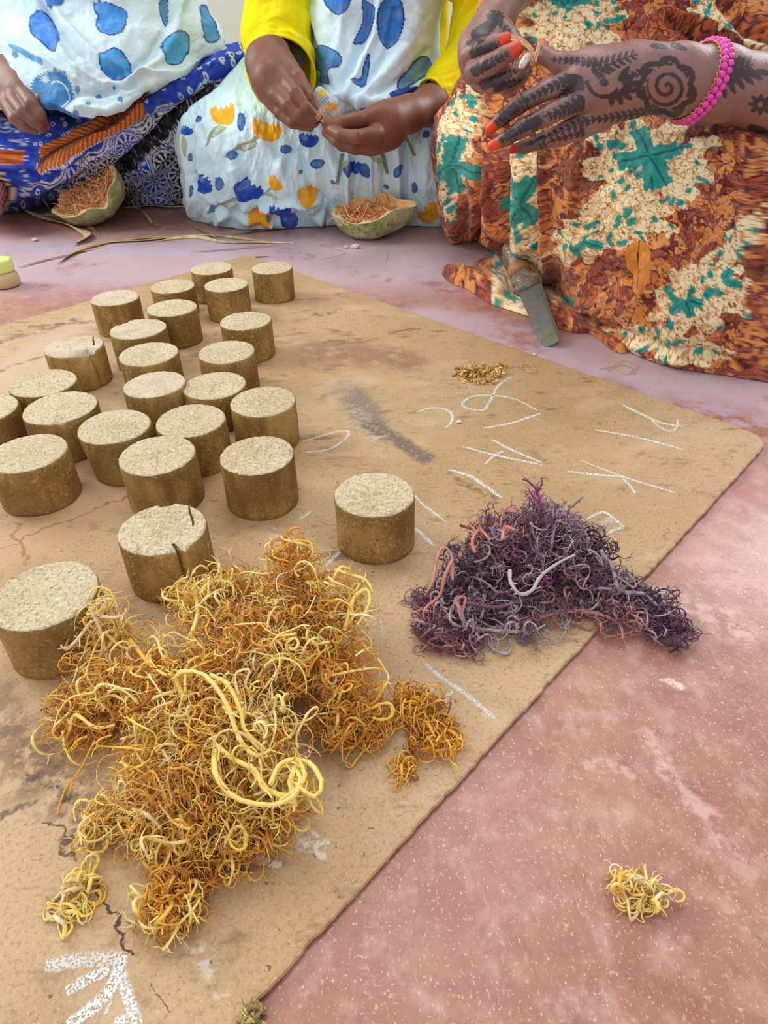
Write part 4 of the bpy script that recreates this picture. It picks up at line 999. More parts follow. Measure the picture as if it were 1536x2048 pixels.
WHT = lin(226, 236, 246); BL1 = lin(66, 128, 196); BLD = lin(30, 62, 150); ORG = lin(250, 180, 20); GRN = lin(150, 166, 150); PAL = lin(206, 226, 248)
def tulip(c, u, v, x, y, s, ang, colr, stem=1, stem_ang=.25, dark=None):
    ca, sa = math.cos(ang), math.sin(ang); du = (u-x); dv = (v-y); a = (du*ca+dv*sa)/s; b = (-du*sa+dv*ca)/s
    if stem:
        q = pdist(a, b, [(0, .5), (stem_ang, 1.6), (stem_ang*1.4, 2.5)]); c[q < .12] = GRN
        lm = leafm(a, b, stem_ang, 1.9, stem_ang+1.1*stem, 1.1, .26); c[lm] = lin(190, 206, 186)
        le = lm & ~leafm(a, b, stem_ang+.05, 1.86, stem_ang+1.02*stem, 1.16, .18); c[le] = lin(140, 160, 120)
    cup = ((a/1.0)**2+((b)/.9)**2 < 1) & (b > -.52+.28*np.abs(((a*2.4+10) % 1)-.5)*2)
    c[cup] = colr
    c[cup & (np.hypot(a+.45, b-.0) < .3)] = colr*.7+.3*lin(255, 220, 120) if dark is None else colr*.6+.4*lin(120, 190, 240)
BLU = lin(28, 74, 190)
def skirt2(u, v):
    n = fbm(u/40, v/40, 3)[..., None]
    c = np.ones(u.shape+(3,))*lin(212, 243, 255)*(.96+.08*n)
    def zz(x, y): return 350+x/2.793, y/2.793
    for (x, y, s, a, cl, st, sa) in [(275, 630, 26, .0, ORG, 1, -.9), (520, 720, 29, .25, ORG, 1, -1.6), (1400, 1180, 24, -.9, ORG, 0, 0), (745, 1070, 23, .1, ORG, 0, 0), (565, 1010, 17, .9, ORG, 1, .3), (480, 1200, 26, -.2, ORG, 0, 0),
                                  (415, 1060, 28, .4, BLU, 1, -1.4), (745, 775, 20, .1, BLU, 0, 0), (990, 930, 20, .0, BLU, 0, 0), (170, 1020, 22, .9, BLU, 0, 0), (585, 1160, 22, .1, BLU, 0, 0), (635, 1235, 18, .2, BLU, 0, 0),
                                  (60, 720, 14, .4, BLU, 0, 0), (1265, 510, 20, .4, BLU, 0, 0)]:
        X, Y = zz(x, y); tulip(c, u, v, X, Y, s, a, cl, st, sa, dark=None if cl is ORG else 1)
    for (x, y, a_, b_, an) in [(133, 665, 9, 8, 0), (380, 697, 9, 14, .1), (323, 865, 9.5, 9.5, 0), (265, 1015, 8, 13, -.3), (212, 1165, 6, 8, -.3), (617, 833, 12, 9, -.1), (792, 912, 15, 9.5, -.1), (1062, 955, 11, 15, -.1), (1245, 950, 7, 15, .5),
                               (1335, 1050, 5.5, 12, 0), (1392, 752, 6, 8, 0), (85, 880, 4, 9, 0), (95, 1065, 4, 11, 0), (520, 1225, 5, 5, 0), (880, 1010, 5, 5, 0), (1180, 1050, 6, 5, 0), (700, 960, 4, 4, 0)]:
        X, Y = zz(x, y); ca, sa = math.cos(an), math.sin(an); du = u-X; dv = v-Y
        q = ((du*ca+dv*sa)/a_)**2+((-du*sa+dv*ca)/b_)**2; m = q < 1
        c[m] = lin(70, 118, 178); c[m & (q > .6)] = lin(36, 84, 190); c[m & (np.hypot(du+2, dv-2) < 3)] = lin(96, 130, 160)
    for (x0, y0, x1, y1, w) in [(935, 865, 905, 1000, 4), (1155, 840, 1185, 965, 4), (1290, 760, 1335, 865, 3)]:
        a = zz(x0, y0); b = zz(x1, y1); c[pdist(u, v, [a, b]) < w] = lin(128, 142, 120)
    for (x0, y0, x1, y1, w) in [(965, 890, 925, 945, 4), (1085, 855, 1160, 915, 6), (50, 760, 60, 880, 5)]:
        a = zz(x0, y0); b = zz(x1, y1); c[leafm(u, v, a[0], a[1], b[0], b[1], w)] = lin(176, 190, 158)
    return np.clip(c, 0, 1)
def fold2(u, v):
    fl = [([(395, 250), (400, 330), (420, 440)], 7, .006), ([(440, 260), (437, 330), (450, 400)], 9, .005), ([(480, 300), (490, 380), (520, 440)], 8, -.006), ([(560, 330), (590, 400), (640, 435)], 12, .012),
          ([(600, 300), (620, 380), (660, 415), (655, 440)], 6, -.008), ([(585, 290), (570, 350), (590, 410)], 8, -.006), ([(695, 300), (697, 400)], 5, .009), ([(705, 300), (703, 400)], 4, -.008), ([(740, 300), (745, 420)], 7, .005),
          ([(770, 310), (765, 420)], 6, -.006), ([(806, 260), (812, 340), (806, 430)], 5, -.010), ([(796, 280), (798, 400)], 6, .006), ([(850, 280), (845, 420)], 8, .004),
          ([(390, 350), (420, 410), (470, 430), (560, 440), (640, 425)], 7, -.008), ([(400, 380), (440, 425), (540, 448)], 7, .007), ([(470, 340), (480, 400), (440, 440)], 7, .007), ([(520, 420), (580, 400), (640, 405)], 6, .007),
          ([(460, 200), (500, 260), (540, 300)], 12, .005), ([(640, 240), (660, 320), (700, 400)], 14, .006)]
    return 1.5*lines(u, v, fl)+(fbm(u/26, v/60, 9)-.5)*.020+(fbm(u/9, v/22, 19)-.5)*.006
rows = [[(505, 100, 1.52), (600, 100, 1.50), (700, 100, 1.50), (800, 100, 1.50), (880, 110, 1.52)],
        [(440, 172, 1.46), (560, 170, 1.44), (690, 175, 1.43), (800, 178, 1.44), (892, 185, 1.46)],
        [(386, 215, 1.42), (520, 222, 1.37), (690, 228, 1.37), (810, 230, 1.38), (905, 232, 1.40)],
        [(362, 268, 1.40), (500, 282, 1.335), (690, 292, 1.345), (810, 292, 1.345), (908, 286, 1.36)],
        [(368, 335, 1.41), (500, 350, 1.335), (690, 355, 1.345), (810, 355, 1.345), (905, 350, 1.355)],
        [(376, 400, 1.435), (500, 412, 1.36), (690, 412, 1.37), (810, 412, 1.36), (900, 412, 1.37)],
        [(384, 440, 'f'), (500, 459, 'f'), (690, 450, 'f'), (810, 452, 'f'), (898, 450, 'f')]]
cloth('skirt', rows, 1.35, gauze_m, W2, skirt2, fold2, back=.2, label='white skirt printed with orange and blue tulips')
def shawlpat(blobs, base=lin(210, 238, 252), cl=BL1, extra=None, tint=None):
    def f(u, v):
        n = fbm(u/30, v/30, 8)[..., None]
        c = np.ones(u.shape+(3,))*base*(.9+.14*n)
        if tint is not None: c = tint(u, v, c)
        for poly, colr in blobs:
            xs = [p[0] for p in poly]; ys = [p[1] for p in poly]; cx = sum(xs)/len(xs); cy = sum(ys)/len(ys)
            m = (u > min(xs)-4) & (u < max(xs)+4) & (v > min(ys)-4) & (v < max(ys)+4)
            uu = u[m]; vv = v[m]; P = smooth_poly(poly, 6)
            ins = polym(uu, vv, P); ed = pdist(uu, vv, P+[P[0]])
            sub = c[m]; nn = fbm(uu/9, vv/9, 4)[:, None]
            sub[ins] = (colr*(.85+.3*nn))[ins]; sub[ed < 1.5] = lin(20, 66, 140); c[m] = sub
        # scattered blobs out of view
        bu = u/95+.5*np.floor(v/120); f1, f2, idr, _, _ = voro(bu, v/120, 77, .4)
        out = (v < -12) | (u > 1000)
        c[out & (f1 < .24+.06*idr)] = cl
        if extra: c = extra(u, v, c)
        return np.clip(c, 0, 1)
    return f
def zr(z): return [(350+x/2.793, y/2.793) for x, y in z]
bl2 = [(zr([(830, 0), (870, 60), (920, 85), (965, 45), (980, -40), (900, -70), (835, -50)]), lin(60, 128, 214)), (zr([(1060, 0), (1110, 40), (1112, 110), (1070, 200), (1020, 240), (1000, 236), (1050, 120), (1045, 0)]), lin(70, 132, 206)),
       (zr([(1135, 90), (1170, 0), (1220, -30), (1262, 10), (1272, 120), (1240, 230), (1190, 262), (1145, 215)]), lin(48, 122, 200)), (zr([(760, 290), (820, 258), (880, 280), (932, 330), (915, 375), (870, 400), (845, 462), (810, 458), (808, 400), (770, 370)]), lin(72, 138, 200)),
       (zr([(985, 470), (1040, 440), (1060, 370), (1085, 310), (1080, 390), (1055, 470), (1020, 480)]), lin(60, 130, 196)), (zr([(1245, 480), (1300, 400), (1385, 312), (1418, 370), (1400, 400), (1330, 450), (1260, 500)]), lin(88, 138, 164)),
       (zr([(1195, 530), (1240, 505), (1320, 490), (1300, 540), (1230, 550)]), lin(28, 74, 180))]
def fold2s(u, v):
    fl = [([(600, 0), (630, 100), (660, 175)], 10, -.006), ([(745, -60), (735, 60), (700, 140), (668, 180)], 7, -.010), ([(760, 0), (750, 70), (715, 150), (690, 190)], 8, .009), ([(790, 20), (770, 110), (725, 180), (700, 195)], 6, -.007),
          ([(830, 0), (815, 90), (770, 150), (715, 195)], 12, .008), ([(690, 0), (680, 80), (660, 150)], 9, .006), ([(868, 130), (830, 170), (770, 200), (715, 205)], 8, .008), ([(850, 100), (800, 160), (740, 190)], 6, -.006), ([(615, 20), (640, 90), (650, 150)], 8, .005)]
    return lines(u, v, fl)+(fbm(u/26, v/60, 29)-.5)*.012
rows = [[(705, -620, 1.52), (722, -625, 1.49), (740, -625, 1.485), (758, -625, 1.49), (775, -620, 1.52)],
        [(640, -480, 1.54), (690, -480, 1.44), (740, -480, 1.43), (790, -480, 1.44), (840, -480, 1.54)],
        [(590, -250, 1.53), (650, -250, 1.42), (740, -250, 1.39), (820, -250, 1.41), (880, -250, 1.51)],
        [(592, -20, 1.52), (650, 0, 1.40), (740, 0, 1.38), (820, 0, 1.39), (880, -20, 1.50)],
        [(604, 60, 1.51), (650, 80, 1.39), (735, 80, 1.37), (820, 80, 1.38), (874, 60, 1.49)],
        [(618, 120, 1.49), (655, 150, 1.36), (725, 160, 1.34), (800, 155, 1.35), (872, 128, 1.47)],
        [(634, 165, 1.46), (662, 190, 1.33), (710, 200, 1.31), (780, 200, 1.33), (862, 168, 1.44)],
        [(645, 175, 1.50), (670, 200, 1.40), (715, 212, 1.38), (770, 210, 1.38), (840, 190, 1.47)]]
cloth('shawl', rows, 1.5, gauze_m, W2, shawlpat(bl2), fold2s, back=.16, label='sheer white shawl with large blue spots')
# knotted end of the shawl between the hands
V, F = surface([cone(T2(810, 520, 1.16), T2(850, 570, 1.15), .010, .012), cone(T2(850, 570, 1.15), T2(900, 590, 1.15), .012, .016), cone(T2(900, 590, 1.15), T2(970, 575, 1.17), .014, .010)], [], .0015, kb=.004)
px, py = proj(V); cK = np.tile(lin(214, 224, 232), (len(V), 1)); cK[np.hypot(px-665, (py-213)*1.1) < 10] = ORG; cK[np.hypot(px-645, py-187) < 8] = lin(240, 200, 40); cK[(np.hypot(px-650, py-200) < 10) & ((px+py) % 7 < 2.5)] = lin(120, 140, 170)
V = V+((fbm(px/5, py/9, 3)-.5)*.006)[:, None]*np.array([0, -1, .3])
mesh('shawl_knot', V, F, gauze_m, W2, vc=cK)
YEL = lin(238, 222, 10)
def sleeve(path, parent, colf, m, seed, sides=120, n=150, name='sleeve', ffreq=1.0, amp=.006, open_end=True, label=None, inner=.0025):
    P = np.array([atd(x, y, D) for x, y, D, r in path]); Rr = np.array([r/FPX*D for x, y, D, r in path])
    S = crom(np.column_stack([P, Rr]), n); C0 = S[:, :3]; r = S[:, 3]
    T = unit(np.gradient(C0, axis=0)); ref = np.array([1., 0, 0]); A1 = []; 
    for k in range(n):
        ref = ref-T[k]*(ref@T[k]); ref /= np.linalg.norm(ref); A1.append(ref)
    A1 = np.array(A1); A2 = np.cross(T, A1)
    an = np.linspace(0, 2*np.pi, sides, endpoint=False)
    tt = np.linspace(0, 1, n)[:, None]
    L = np.linalg.norm(np.diff(P, axis=0), axis=1).sum()
    sw = np.cos(an)[None]*2.2; sz = np.sin(an)[None]*2.2
    dz = (fbm(sw+tt*L*22*ffreq+seed, sz+tt*L*30*ffreq+np.sin(an)[None]*1.5, seed)-.5)*amp*2+amp*.5*np.sin(tt*L*70+2.5*np.sin(an+seed)[None])*np.clip(tt*2-.5, 0, 1)
    rr = r[:, None]+dz*np.clip((1-tt)*12, .15, 1)
    hem = np.exp(-((tt-.985)/.012)**2)*.0016
    rr = rr+hem
    ring = C0[:, None]+rr[..., None]*(A1[:, None]*np.cos(an)[None, :, None]+A2[:, None]*np.sin(an)[None, :, None])
    innr = C0[::-1][:30, None]+(rr[::-1][:30, :, None]-inner)*(A1[::-1][:30, None]*np.cos(an)[None, :, None]+A2[::-1][:30, None]*np.sin(an)[None, :, None])
    V = np.concatenate([ring, innr]).reshape(-1, 3); F = gridfaces(n+30, sides, wrap=True)
    px, py = proj(V); 
    o = mesh(name, V, F, m, parent, vc=np.clip(colf(px, py), 0, 1))
    if label: tag(o, label)
    return o
yc = lambda u, v: np.ones(u.shape+(3,))*YEL*(.9+.2*fbm(u/30, v/30, 2))[..., None]
sleeve([wp(-.085, 1.515, .475, .068), wp(-.14, 1.505, .455, .066), wp(-.165, 1.49, .41, .060), (566, -40, 1.185, 70), (556, 40, 1.200, 69), (557, 105, 1.195, 68), (562, 138, 1.168, 67), (564, 150, 1.148, 66)], W2, yc, yellow_m, 3, label='long yellow sleeve pushed to the wrist')
sleeve([wp(.045, 1.52, .475, .066), wp(.10, 1.51, .455, .062), wp(.15, 1.50, .40, .053), (962, -40, 1.19, 60), (958, 60, 1.215, 56), (925, 140, 1.215, 48), (878, 192, 1.188, 40), (862, 200, 1.178, 38)], W2, yc, yellow_m, 5, label='long yellow sleeve pushed to the wrist')
rows = [[(690, -610, 1.54), (740, -612, 1.50), (790, -610, 1.54)], [(590, -450, 1.54), (740, -450, 1.47), (890, -450, 1.54)], [(585, -200, 1.54), (740, -200, 1.45), (885, -200, 1.53)], [(592, 0, 1.54), (740, 0, 1.44), (884, 0, 1.52)], [(610, 150, 1.53), (740, 150, 1.43), (878, 150, 1.51)]]
cloth('blouse', rows, 6, yellow_m, W2, yc, lambda u, v: (fbm(u/30, v/50, 4)-.5)*.01, back=.13)
def headscarf(hc, parent, colf, m):
    h = .006; r = np.array([.088, .108, .118]); n = 60; k = 40
    th = np.linspace(0.02, 2.45, k)[:, None]; ph = np.linspace(-np.pi/2+.62, 2*np.pi-np.pi/2-.62, n)[None]
    V = hc+np.array([0, .012, .004])+np.stack([r[0]*np.sin(th)*np.cos(ph), r[1]*np.sin(th)*np.sin(ph)+0*th, r[2]*np.cos(th)+0*ph], -1)
    V = V+((fbm(th*5+0*ph, ph*3+0*th, 6)-.5)*.012)[..., None]
    V2 = hc+(V-hc)*.955
    V = np.concatenate([V, V2]).reshape(-1, 3)
    f = gridfaces(k, n).tolist()+gridfaces(k, n, off=k*n)[:, ::-1].tolist()
    for i in range(k-1):
        f.append((i*n, (i+1)*n, k*n+(i+1)*n, k*n+i*n)); a = i*n+n-1; f.append((a+n, a, k*n+a, k*n+a+n))
    px, py = proj(V); mesh('headscarf', V, f, m, parent, vc=np.clip(colf(px, py), 0, 1))
headscarf(hc2, W2, shawlpat([]), gauze_m)

# fibre she is holding
th2 = empty('husk_fibre', T2(805, 690, 1.06), 'dark seed and orange husk fibres pinched by the woman in yellow sleeves', 'fibre')
rg = np.random.default_rng(8)
Pth = []
for i in range(10):
    a = T2(800, 672, 1.058); Pth.append(crom(np.array([a, a+np.array([.004, 0, .010])+rg.normal(size=3)*.004, a+np.array([.012, -.004, .016])+rg.normal(size=3)*.006, a+np.array([.022, 0, .012])+rg.normal(size=3)*.006]), 14))
V, F, _, _ = tubes(np.array(Pth), np.full((10, 14), .0005), 4); mesh('strand', V, F, thread_m, th2)
seed_m = mat('dark_seed', lin(40, 24, 26), rough=.35, noise=[(200, (*lin(70, 44, 40), .6), .4, .6, 3, (1, 1, 1))])
V, F = surface([cone(T2(785, 685, 1.05), T2(806, 680, 1.05), .0028, .0022)], [], .0007, kb=.001); mesh('seed', V, F, seed_m, th2)

# ================================================================== woman on the left (white shawl with blue spots, blue patterned skirt)
W1 = empty('person', (-.50, 1.62, 0), 'seated woman in white shawl with big blue spots and blue patterned skirt, hand resting', 'person', 'women seated on the floor')
z1 = dict(zf=3.072, ox=0, oy=0)
pb = chain([(-260, 330, 100, 1.34), (-80, 400, 96, 1.27), (60, 470, 92, 1.20), (120, 560, 84, 1.17)], **z1)+chain([(100, 440, 80, 1.20), (175, 520, 52, 1.17)], **z1)+chain([(20, 500, 80, 1.21), (80, 650, 62, 1.18)], **z1)
f1 = [chain([(170, 490, 46, 1.18), (215, 550, 42, 1.16), (260, 600, 36, 1.15), (296, 628, 28, 1.15)], **z1), chain([(140, 560, 50, 1.16), (195, 640, 42, 1.14), (245, 700, 36, 1.145), (268, 752, 28, 1.16)], **z1),
      chain([(95, 620, 50, 1.16), (145, 690, 42, 1.145), (205, 745, 36, 1.15), (262, 790, 27, 1.16)], **z1), chain([(50, 640, 48, 1.17), (95, 730, 38, 1.155), (150, 775, 32, 1.16), (215, 800, 26, 1.17)], **z1),
      chain([(120, 600, 46, 1.19), (190, 690, 36, 1.18), (250, 740, 30, 1.175), (285, 770, 25, 1.175)], **z1)]
Va, Fa = surface(pb, f1, .0017, kb=.02, kf=.010)
bc, hc1 = body_coarse(-.50, 1.68, (-.74, 1.66, .08), (-.36, 1.64, .16))
arm(bc, (-.62, 1.66, .46), (-.80, 1.62, .30), atd(-85, 107, 1.34), .034); arm(bc, (-.38, 1.68, .46), (-.36, 1.70, .26), (-.46, 1.64, .20), .034)
bc += chain([(-420, 1120, 80, 1.42), (-160, 1165, 66, 1.37), (-60, 1185, 50, 1.34)], **z1)
Vb, Fb = surface(bc, [], .007, kb=.03)
toes = [chain([(-30, 1150+dy*46, 44, 1.31), (14-abs(dy-1)*8, 1145+dy*46, 26, 1.30)], **z1) for dy in range(4)]
Vt, Ft = surface(chain([(-160, 1190, 80, 1.33), (-20, 1190, 60, 1.31)], **z1), toes, .002, kb=.01, kf=.006)
V, F = joinm([(Va, Fa), (Vb, Fb), (Vt, Ft), head(hc1)])
c = skincol(V, lin(122, 84, 74), [(J(290, 800, 1, 1.16, **z1)[0], .012, lin(110, 40, 46)), (J(268, 752, 1, 1.15, **z1)[0], .006, lin(120, 44, 50))])
px, py = proj(V); ft = (px < 24) & (py > 360) & (py < 412); c[ft] = c[ft]*.3+lin(80, 20, 28)*.7; ft = ft & (((px*1.3+py*.5) % 9) < 2.2); c[ft] = lin(190, 120, 120)
bb1 = mesh('body', V, F, skin_m, W1, vc=c); face_bits(hc1, bb1)
def y1(z): return [(x/3.072, y/3.072) for x, y in z]
bl1 = [(y1([(262, 0), (300, 45), (345, 55), (380, 10), (385, -60), (320, -90), (262, -50)]), lin(40, 110, 200)), (y1([(190, 110), (240, 65), (270, 75), (330, 150), (374, 270), (350, 315), (300, 300), (230, 245), (185, 185)]), lin(50, 124, 206)),
       (y1([(575, 15), (620, 5), (700, 35), (770, 70), (775, 130), (745, 200), (690, 222), (620, 200), (590, 150), (602, 100), (578, 60)]), lin(58, 138, 210)), (y1([(985, 0), (1035, -20), (1040, 60), (1025, 132), (985, 80)]), lin(60, 140, 180)),
       (y1([(1210, 45), (1245, 42), (1280, 130), (1318, 230), (1300, 258), (1250, 255), (1225, 200), (1212, 120)]), lin(56, 138, 186)), (y1([(1040, 225), (1120, 202), (1155, 240), (1148, 320), (1105, 382), (1040, 385), (1000, 330), (998, 270)]), lin(70, 164, 216)),
       (y1([(612, 370), (660, 315), (730, 318), (790, 375), (817, 440), (780, 475), (700, 488), (650, 450)]), lin(60, 142, 212))]
def ex1(u, v, c):
    z = 3.072; cx, cy = 320/z, 560/z; r = np.hypot(u-cx, v-cy); a = np.arctan2(v-cy, u-cx)
    g = (r < 40+1.6*np.sign(np.sin(a*40))) & (v > 100); c[g] = lin(62, 132, 190)
    sp = g & (np.abs(r-(10+6*(a+3.2))) < 1.6) & (a > -1.8); c[sp] = lin(206, 224, 236)
    st = (np.hypot(u-88, v-158) < 7+2.5*np.sin(np.arctan2(v-158, u-88)*8)); c[st] = lin(190, 212, 230)
    for (x, y, s) in [(473, 545, 19), (598, 580, 19), (545, 645, 17), (738, 610, 17), (106, 347, 17), (465, 700, 20), (600, 725, 14), (400, 460, 10), (700, 540, 8)]: c[np.hypot(u-x/z, v-y/z) < s/z] = lin(74, 140, 190)
    c[pdist(u, v, [(92/z, 305/z), (180/z, 350/z), (262/z, 395/z)]) < 13/z] = lin(80, 156, 212)
    c[pdist(u, v, [(-40, 138), (20, 128)]) < 4] = lin(110, 190, 224)
    c[pdist(u, v, [(100, 210), (150, 235), (200, 247), (300, 215)]) < 5] = lin(44, 96, 160)
    return c
def tint1(u, v, c):
    w = np.clip((150-u)/200, 0, 1)[..., None]*.5; c = c*(1-w)+lin(178, 222, 244)*w
    return c
def fold1(u, v):
    fl = [([(60, -40), (110, 50), (160, 100), (230, 150)], 7, -.012), ([(80, -40), (130, 50), (180, 105), (250, 150)], 9, .010), ([(345, -20), (330, 60), (300, 110), (250, 150)], 9, -.010), ([(360, -20), (350, 70), (320, 120), (260, 160)], 9, .009), ([(270, 150), (330, 150), (400, 130)], 6, .008),
          ([(100, 60), (140, 130), (190, 165), (240, 175)], 8, .009), ([(0, 90), (80, 115), (150, 160)], 8, .008), ([(20, 80), (90, 100), (160, 150), (200, 170)], 6, -.007), ([(410, -20), (425, 60), (440, 100)], 10, .006), ([(130, 190), (200, 185), (270, 170)], 7, -.008), ([(150, 215), (210, 222), (280, 195)], 7, .007)]
    return lines(u, v, fl)+(fbm(u/34, v/40, 39)-.5)*.014
rows = [[(85, -600, 1.69), (105, -602, 1.645), (128, -602, 1.64), (150, -602, 1.645), (172, -600, 1.69)],
        [(20, -470, 1.70), (75, -470, 1.60), (132, -470, 1.58), (195, -470, 1.60), (245, -470, 1.70)],
        [(-70, -250, 1.66), (40, -250, 1.55), (165, -250, 1.52), (270, -250, 1.55), (345, -250, 1.68)],
        [(-90, 0, 1.60), (50, 0, 1.49), (205, 0, 1.46), (330, 0, 1.51), (403, 0, 1.62)],
        [(-100, 60, 1.57), (50, 60, 1.44), (205, 65, 1.42), (345, 60, 1.47), (432, 55, 1.60)],
        [(-110, 120, 1.52), (50, 115, 1.38), (200, 130, 1.36), (340, 120, 1.44), (446, 98, 1.57)],
        [(-110, 180, 1.50), (60, 175, 1.345), (180, 190, 1.33), (290, 175, 1.37), (372, 138, 1.48)],
        [(-110, 240, 1.48), (80, 215, 1.34), (170, 240, 1.31), (245, 212, 1.35), (300, 180, 1.42)],
        [(-110, 240, 1.52), (80, 208, 1.42), (170, 236, 1.38), (240, 208, 1.42), (290, 178, 1.48)]]
cloth('shawl', rows, 1.8, gauze_m, W1, shawlpat(bl1, base=lin(202, 222, 232), extra=ex1, tint=tint1), fold1, back=.2, label='white shawl with big outlined blue spots')
lc = lambda u, v: np.ones(u.shape+(3,))*lin(190, 222, 240)*(.9+.2*fbm(u/20, v/20, 2))[..., None]
sleeve([wp(-.60, 1.66, .46, .055), wp(-.72, 1.64, .37, .054), wp(-.805, 1.615, .295, .050), (-85, 107, 1.34, 46), (-20, 128, 1.26, 41), (20, 140, 1.222, 38)], W1, lc, gauze_m, 8, label='pale blue gauzy sleeve')
headscarf(hc1, W1, shawlpat([]), gauze_m)
NV = lin(18, 22, 60); RB = lin(26, 66, 186); DB = lin(14, 34, 120); WW = lin(214, 220, 232); BK = lin(12, 12, 22); OR1 = lin(222, 130, 54); OR2 = lin(160, 66, 30); CR = lin(232, 204, 150)
def skirt1(u, v):
    s = np.array([480-150, 105-275.]); 
    # coordinate along the thigh (t) and across it (q); q grows towards the floor
    ax_ = np.array([.86, -.51]); bx_ = np.array([.51, .86])
    t = (u-200)*ax_[0]+(v-260)*ax_[1]; q = (u-200)*bx_[0]+(v-260)*bx_[1]
    c = np.ones(u.shape+(3,))*RB*(.75+.5*fbm(t/60, q/9, 4))[..., None]
    f1, f2, idr, cx, cy = voro(t/20, q/16, 5, .7)
    ring = (f1*18 < 4.4) & (f1*18 > 1.9) & (idr > .25); c[ring] = WW
    # mandala / scallop field
    def mand(mask):
        g1, g2, ir, gx, gy = voro(t/58, q/44, 9, .5)
        rr = g1*50; an = np.arctan2(q/44-gy, t/58-gx)
        cc = np.ones(u.shape+(3,))*np.where((ir > .5)[..., None], RB, NV)
        cc[(rr > 20) & (rr < 22.5)] = WW; cc[(rr > 24.5) & (rr < 26)] = WW
        cc[(rr < 19) & (rr > 7) & (np.cos(an*10) > .35) & (np.abs(rr-13.5) < 4+2*np.cos(an*10))] = WW
        cc[(rr > 9) & (rr < 10.2)] = WW; cc[(rr < 6) & (np.cos(an*6) > 0)] = WW; cc[rr < 1.8] = RB
        k1, k2, kr, _, _ = voro(t/9, q/9, 15); web = (k2-k1 < .16)
        outer = rr > 27; cc[outer] = np.where((ir > .35)[..., None], WW, DB)[outer]; cc[outer & web] = np.where((ir > .35)[..., None], NV, WW)[outer & web]
        c[mask] = cc[mask]
    mb = q+8*np.sin(t/16.)
    mand((mb > 30) & ~((u < 125+.4*(v-320)) & (v > 300)))
    # scalloped borders
    for off in (30, 35): c[np.abs(mb-off) < 1.3] = WW
    c[np.abs(mb-32.5) < 1] = NV
    # right knee end: cream edging and concentric arches
    r = np.hypot((u-478), (v-168)); c[(r < 34) & (v < 172)] = np.where((np.sin(r*.9) > .15)[..., None], WW, NV)[(r < 34) & (v < 172)]
    e = (u > 476+.2*(v-95)) & (v < 150); c[e] = CR*.9; c[e & ((np.hypot((u+v) % 9-4.5, (u-v) % 9-4.5) > 3.2))] = lin(120, 84, 50)
    c[np.abs(u-476-.2*(v-95)) < 1.2] = np.where((v < 150)[..., None], WW, c)[np.abs(u-476-.2*(v-95)) < 1.2]
    # orange feathered band from the lap down to the left
    y0 = 215+(282-u)*.50; band = (u > 78) & (u < 290) & (v > y0-22) & (v < y0+26-.05*(290-u))
    fe = (np.sin((t*.75+np.abs(q-np.median(q[band]) if band.any() else q)*.9)*.75) )
    cb = np.where((fe > -.2)[..., None], OR1*(.75+.5*fbm(t/14, q/6, 8))[..., None], OR2); c[band] = cb[band]
    dk = band & (np.abs(v-(y0+4)-6*np.sin(u/30)) < 3.5); c[dk] = lin(84, 28, 20)
    bd = (u > 78) & (u < 290) & (np.abs(v-(y0+28-.05*(290-u))) < 2.2); c[bd & (np.sin(u*1.2) > -.4)] = WW
    bd = (u > 120) & (u < 290) & (np.abs(v-(y0-25)) < 2); c[bd & (np.sin(u*1.2) > -.2)] = WW
    # black folded stretch of the print
    bl = pdist(u, v, [(420, 175), (340, 250), (250, 340)]) < 11+5*vnoise(u/5, v/5, 4)+(340-np.clip(u, 240, 340))*.05
    c[bl] = BK; tick = bl & (vnoise(u/2.5, v/4, 6) > .82); c[tick] = lin(150, 150, 160)
    lb = (u < 60) & (v > 215) & (v < 330); mand(lb & (v < 262)); 
    ob = (u < 45) & (v > 300) & (v < 326); c[ob] = OR2; c[ob & (np.sin(u*.6+v*.4) > 0)] = OR1
    cuff = np.abs(np.hypot((u+10)*1., (v-388)*.9)-34) < 4; c[cuff & (u > -20)] = lin(236, 226, 200); cc2 = np.abs(np.hypot((u+10)*1., (v-388)*.9)-34) < 1; c[cc2 & (u > -20)] = lin(90, 50, 40)
    inn = np.hypot((u+10), (v-388)*.9) < 30; c[inn] = lin(60, 16, 24)
    return np.clip(c, 0, 1)
def fold1k(u, v):
    fl = [([(480, 130), (380, 190), (280, 250), (180, 300)], 10, -.016), ([(490, 110), (400, 150), (300, 215), (200, 280), (90, 330)], 12, .016), ([(430, 170), (340, 250), (250, 340)], 12, -.028), ([(440, 190), (370, 260), (300, 340)], 12, .012),
          ([(285, 205), (180, 262), (90, 310)], 7, -.008), ([(280, 222), (200, 262), (120, 306)], 6, .010), ([(460, 120), (330, 200)], 5, .006), ([(0, 330), (80, 330), (140, 310)], 8, .010), ([(0, 345), (80, 346), (160, 325)], 7, -.008), ([(10, 395), (80, 380), (150, 340)], 8, .008),
          ([(20, 415), (90, 400), (170, 350)], 7, -.007), ([(0, 250), (60, 300), (110, 330)], 8, -.008)]
    return lines(u, v, fl)+(fbm(u/30, v/20, 49)-.5)*.012
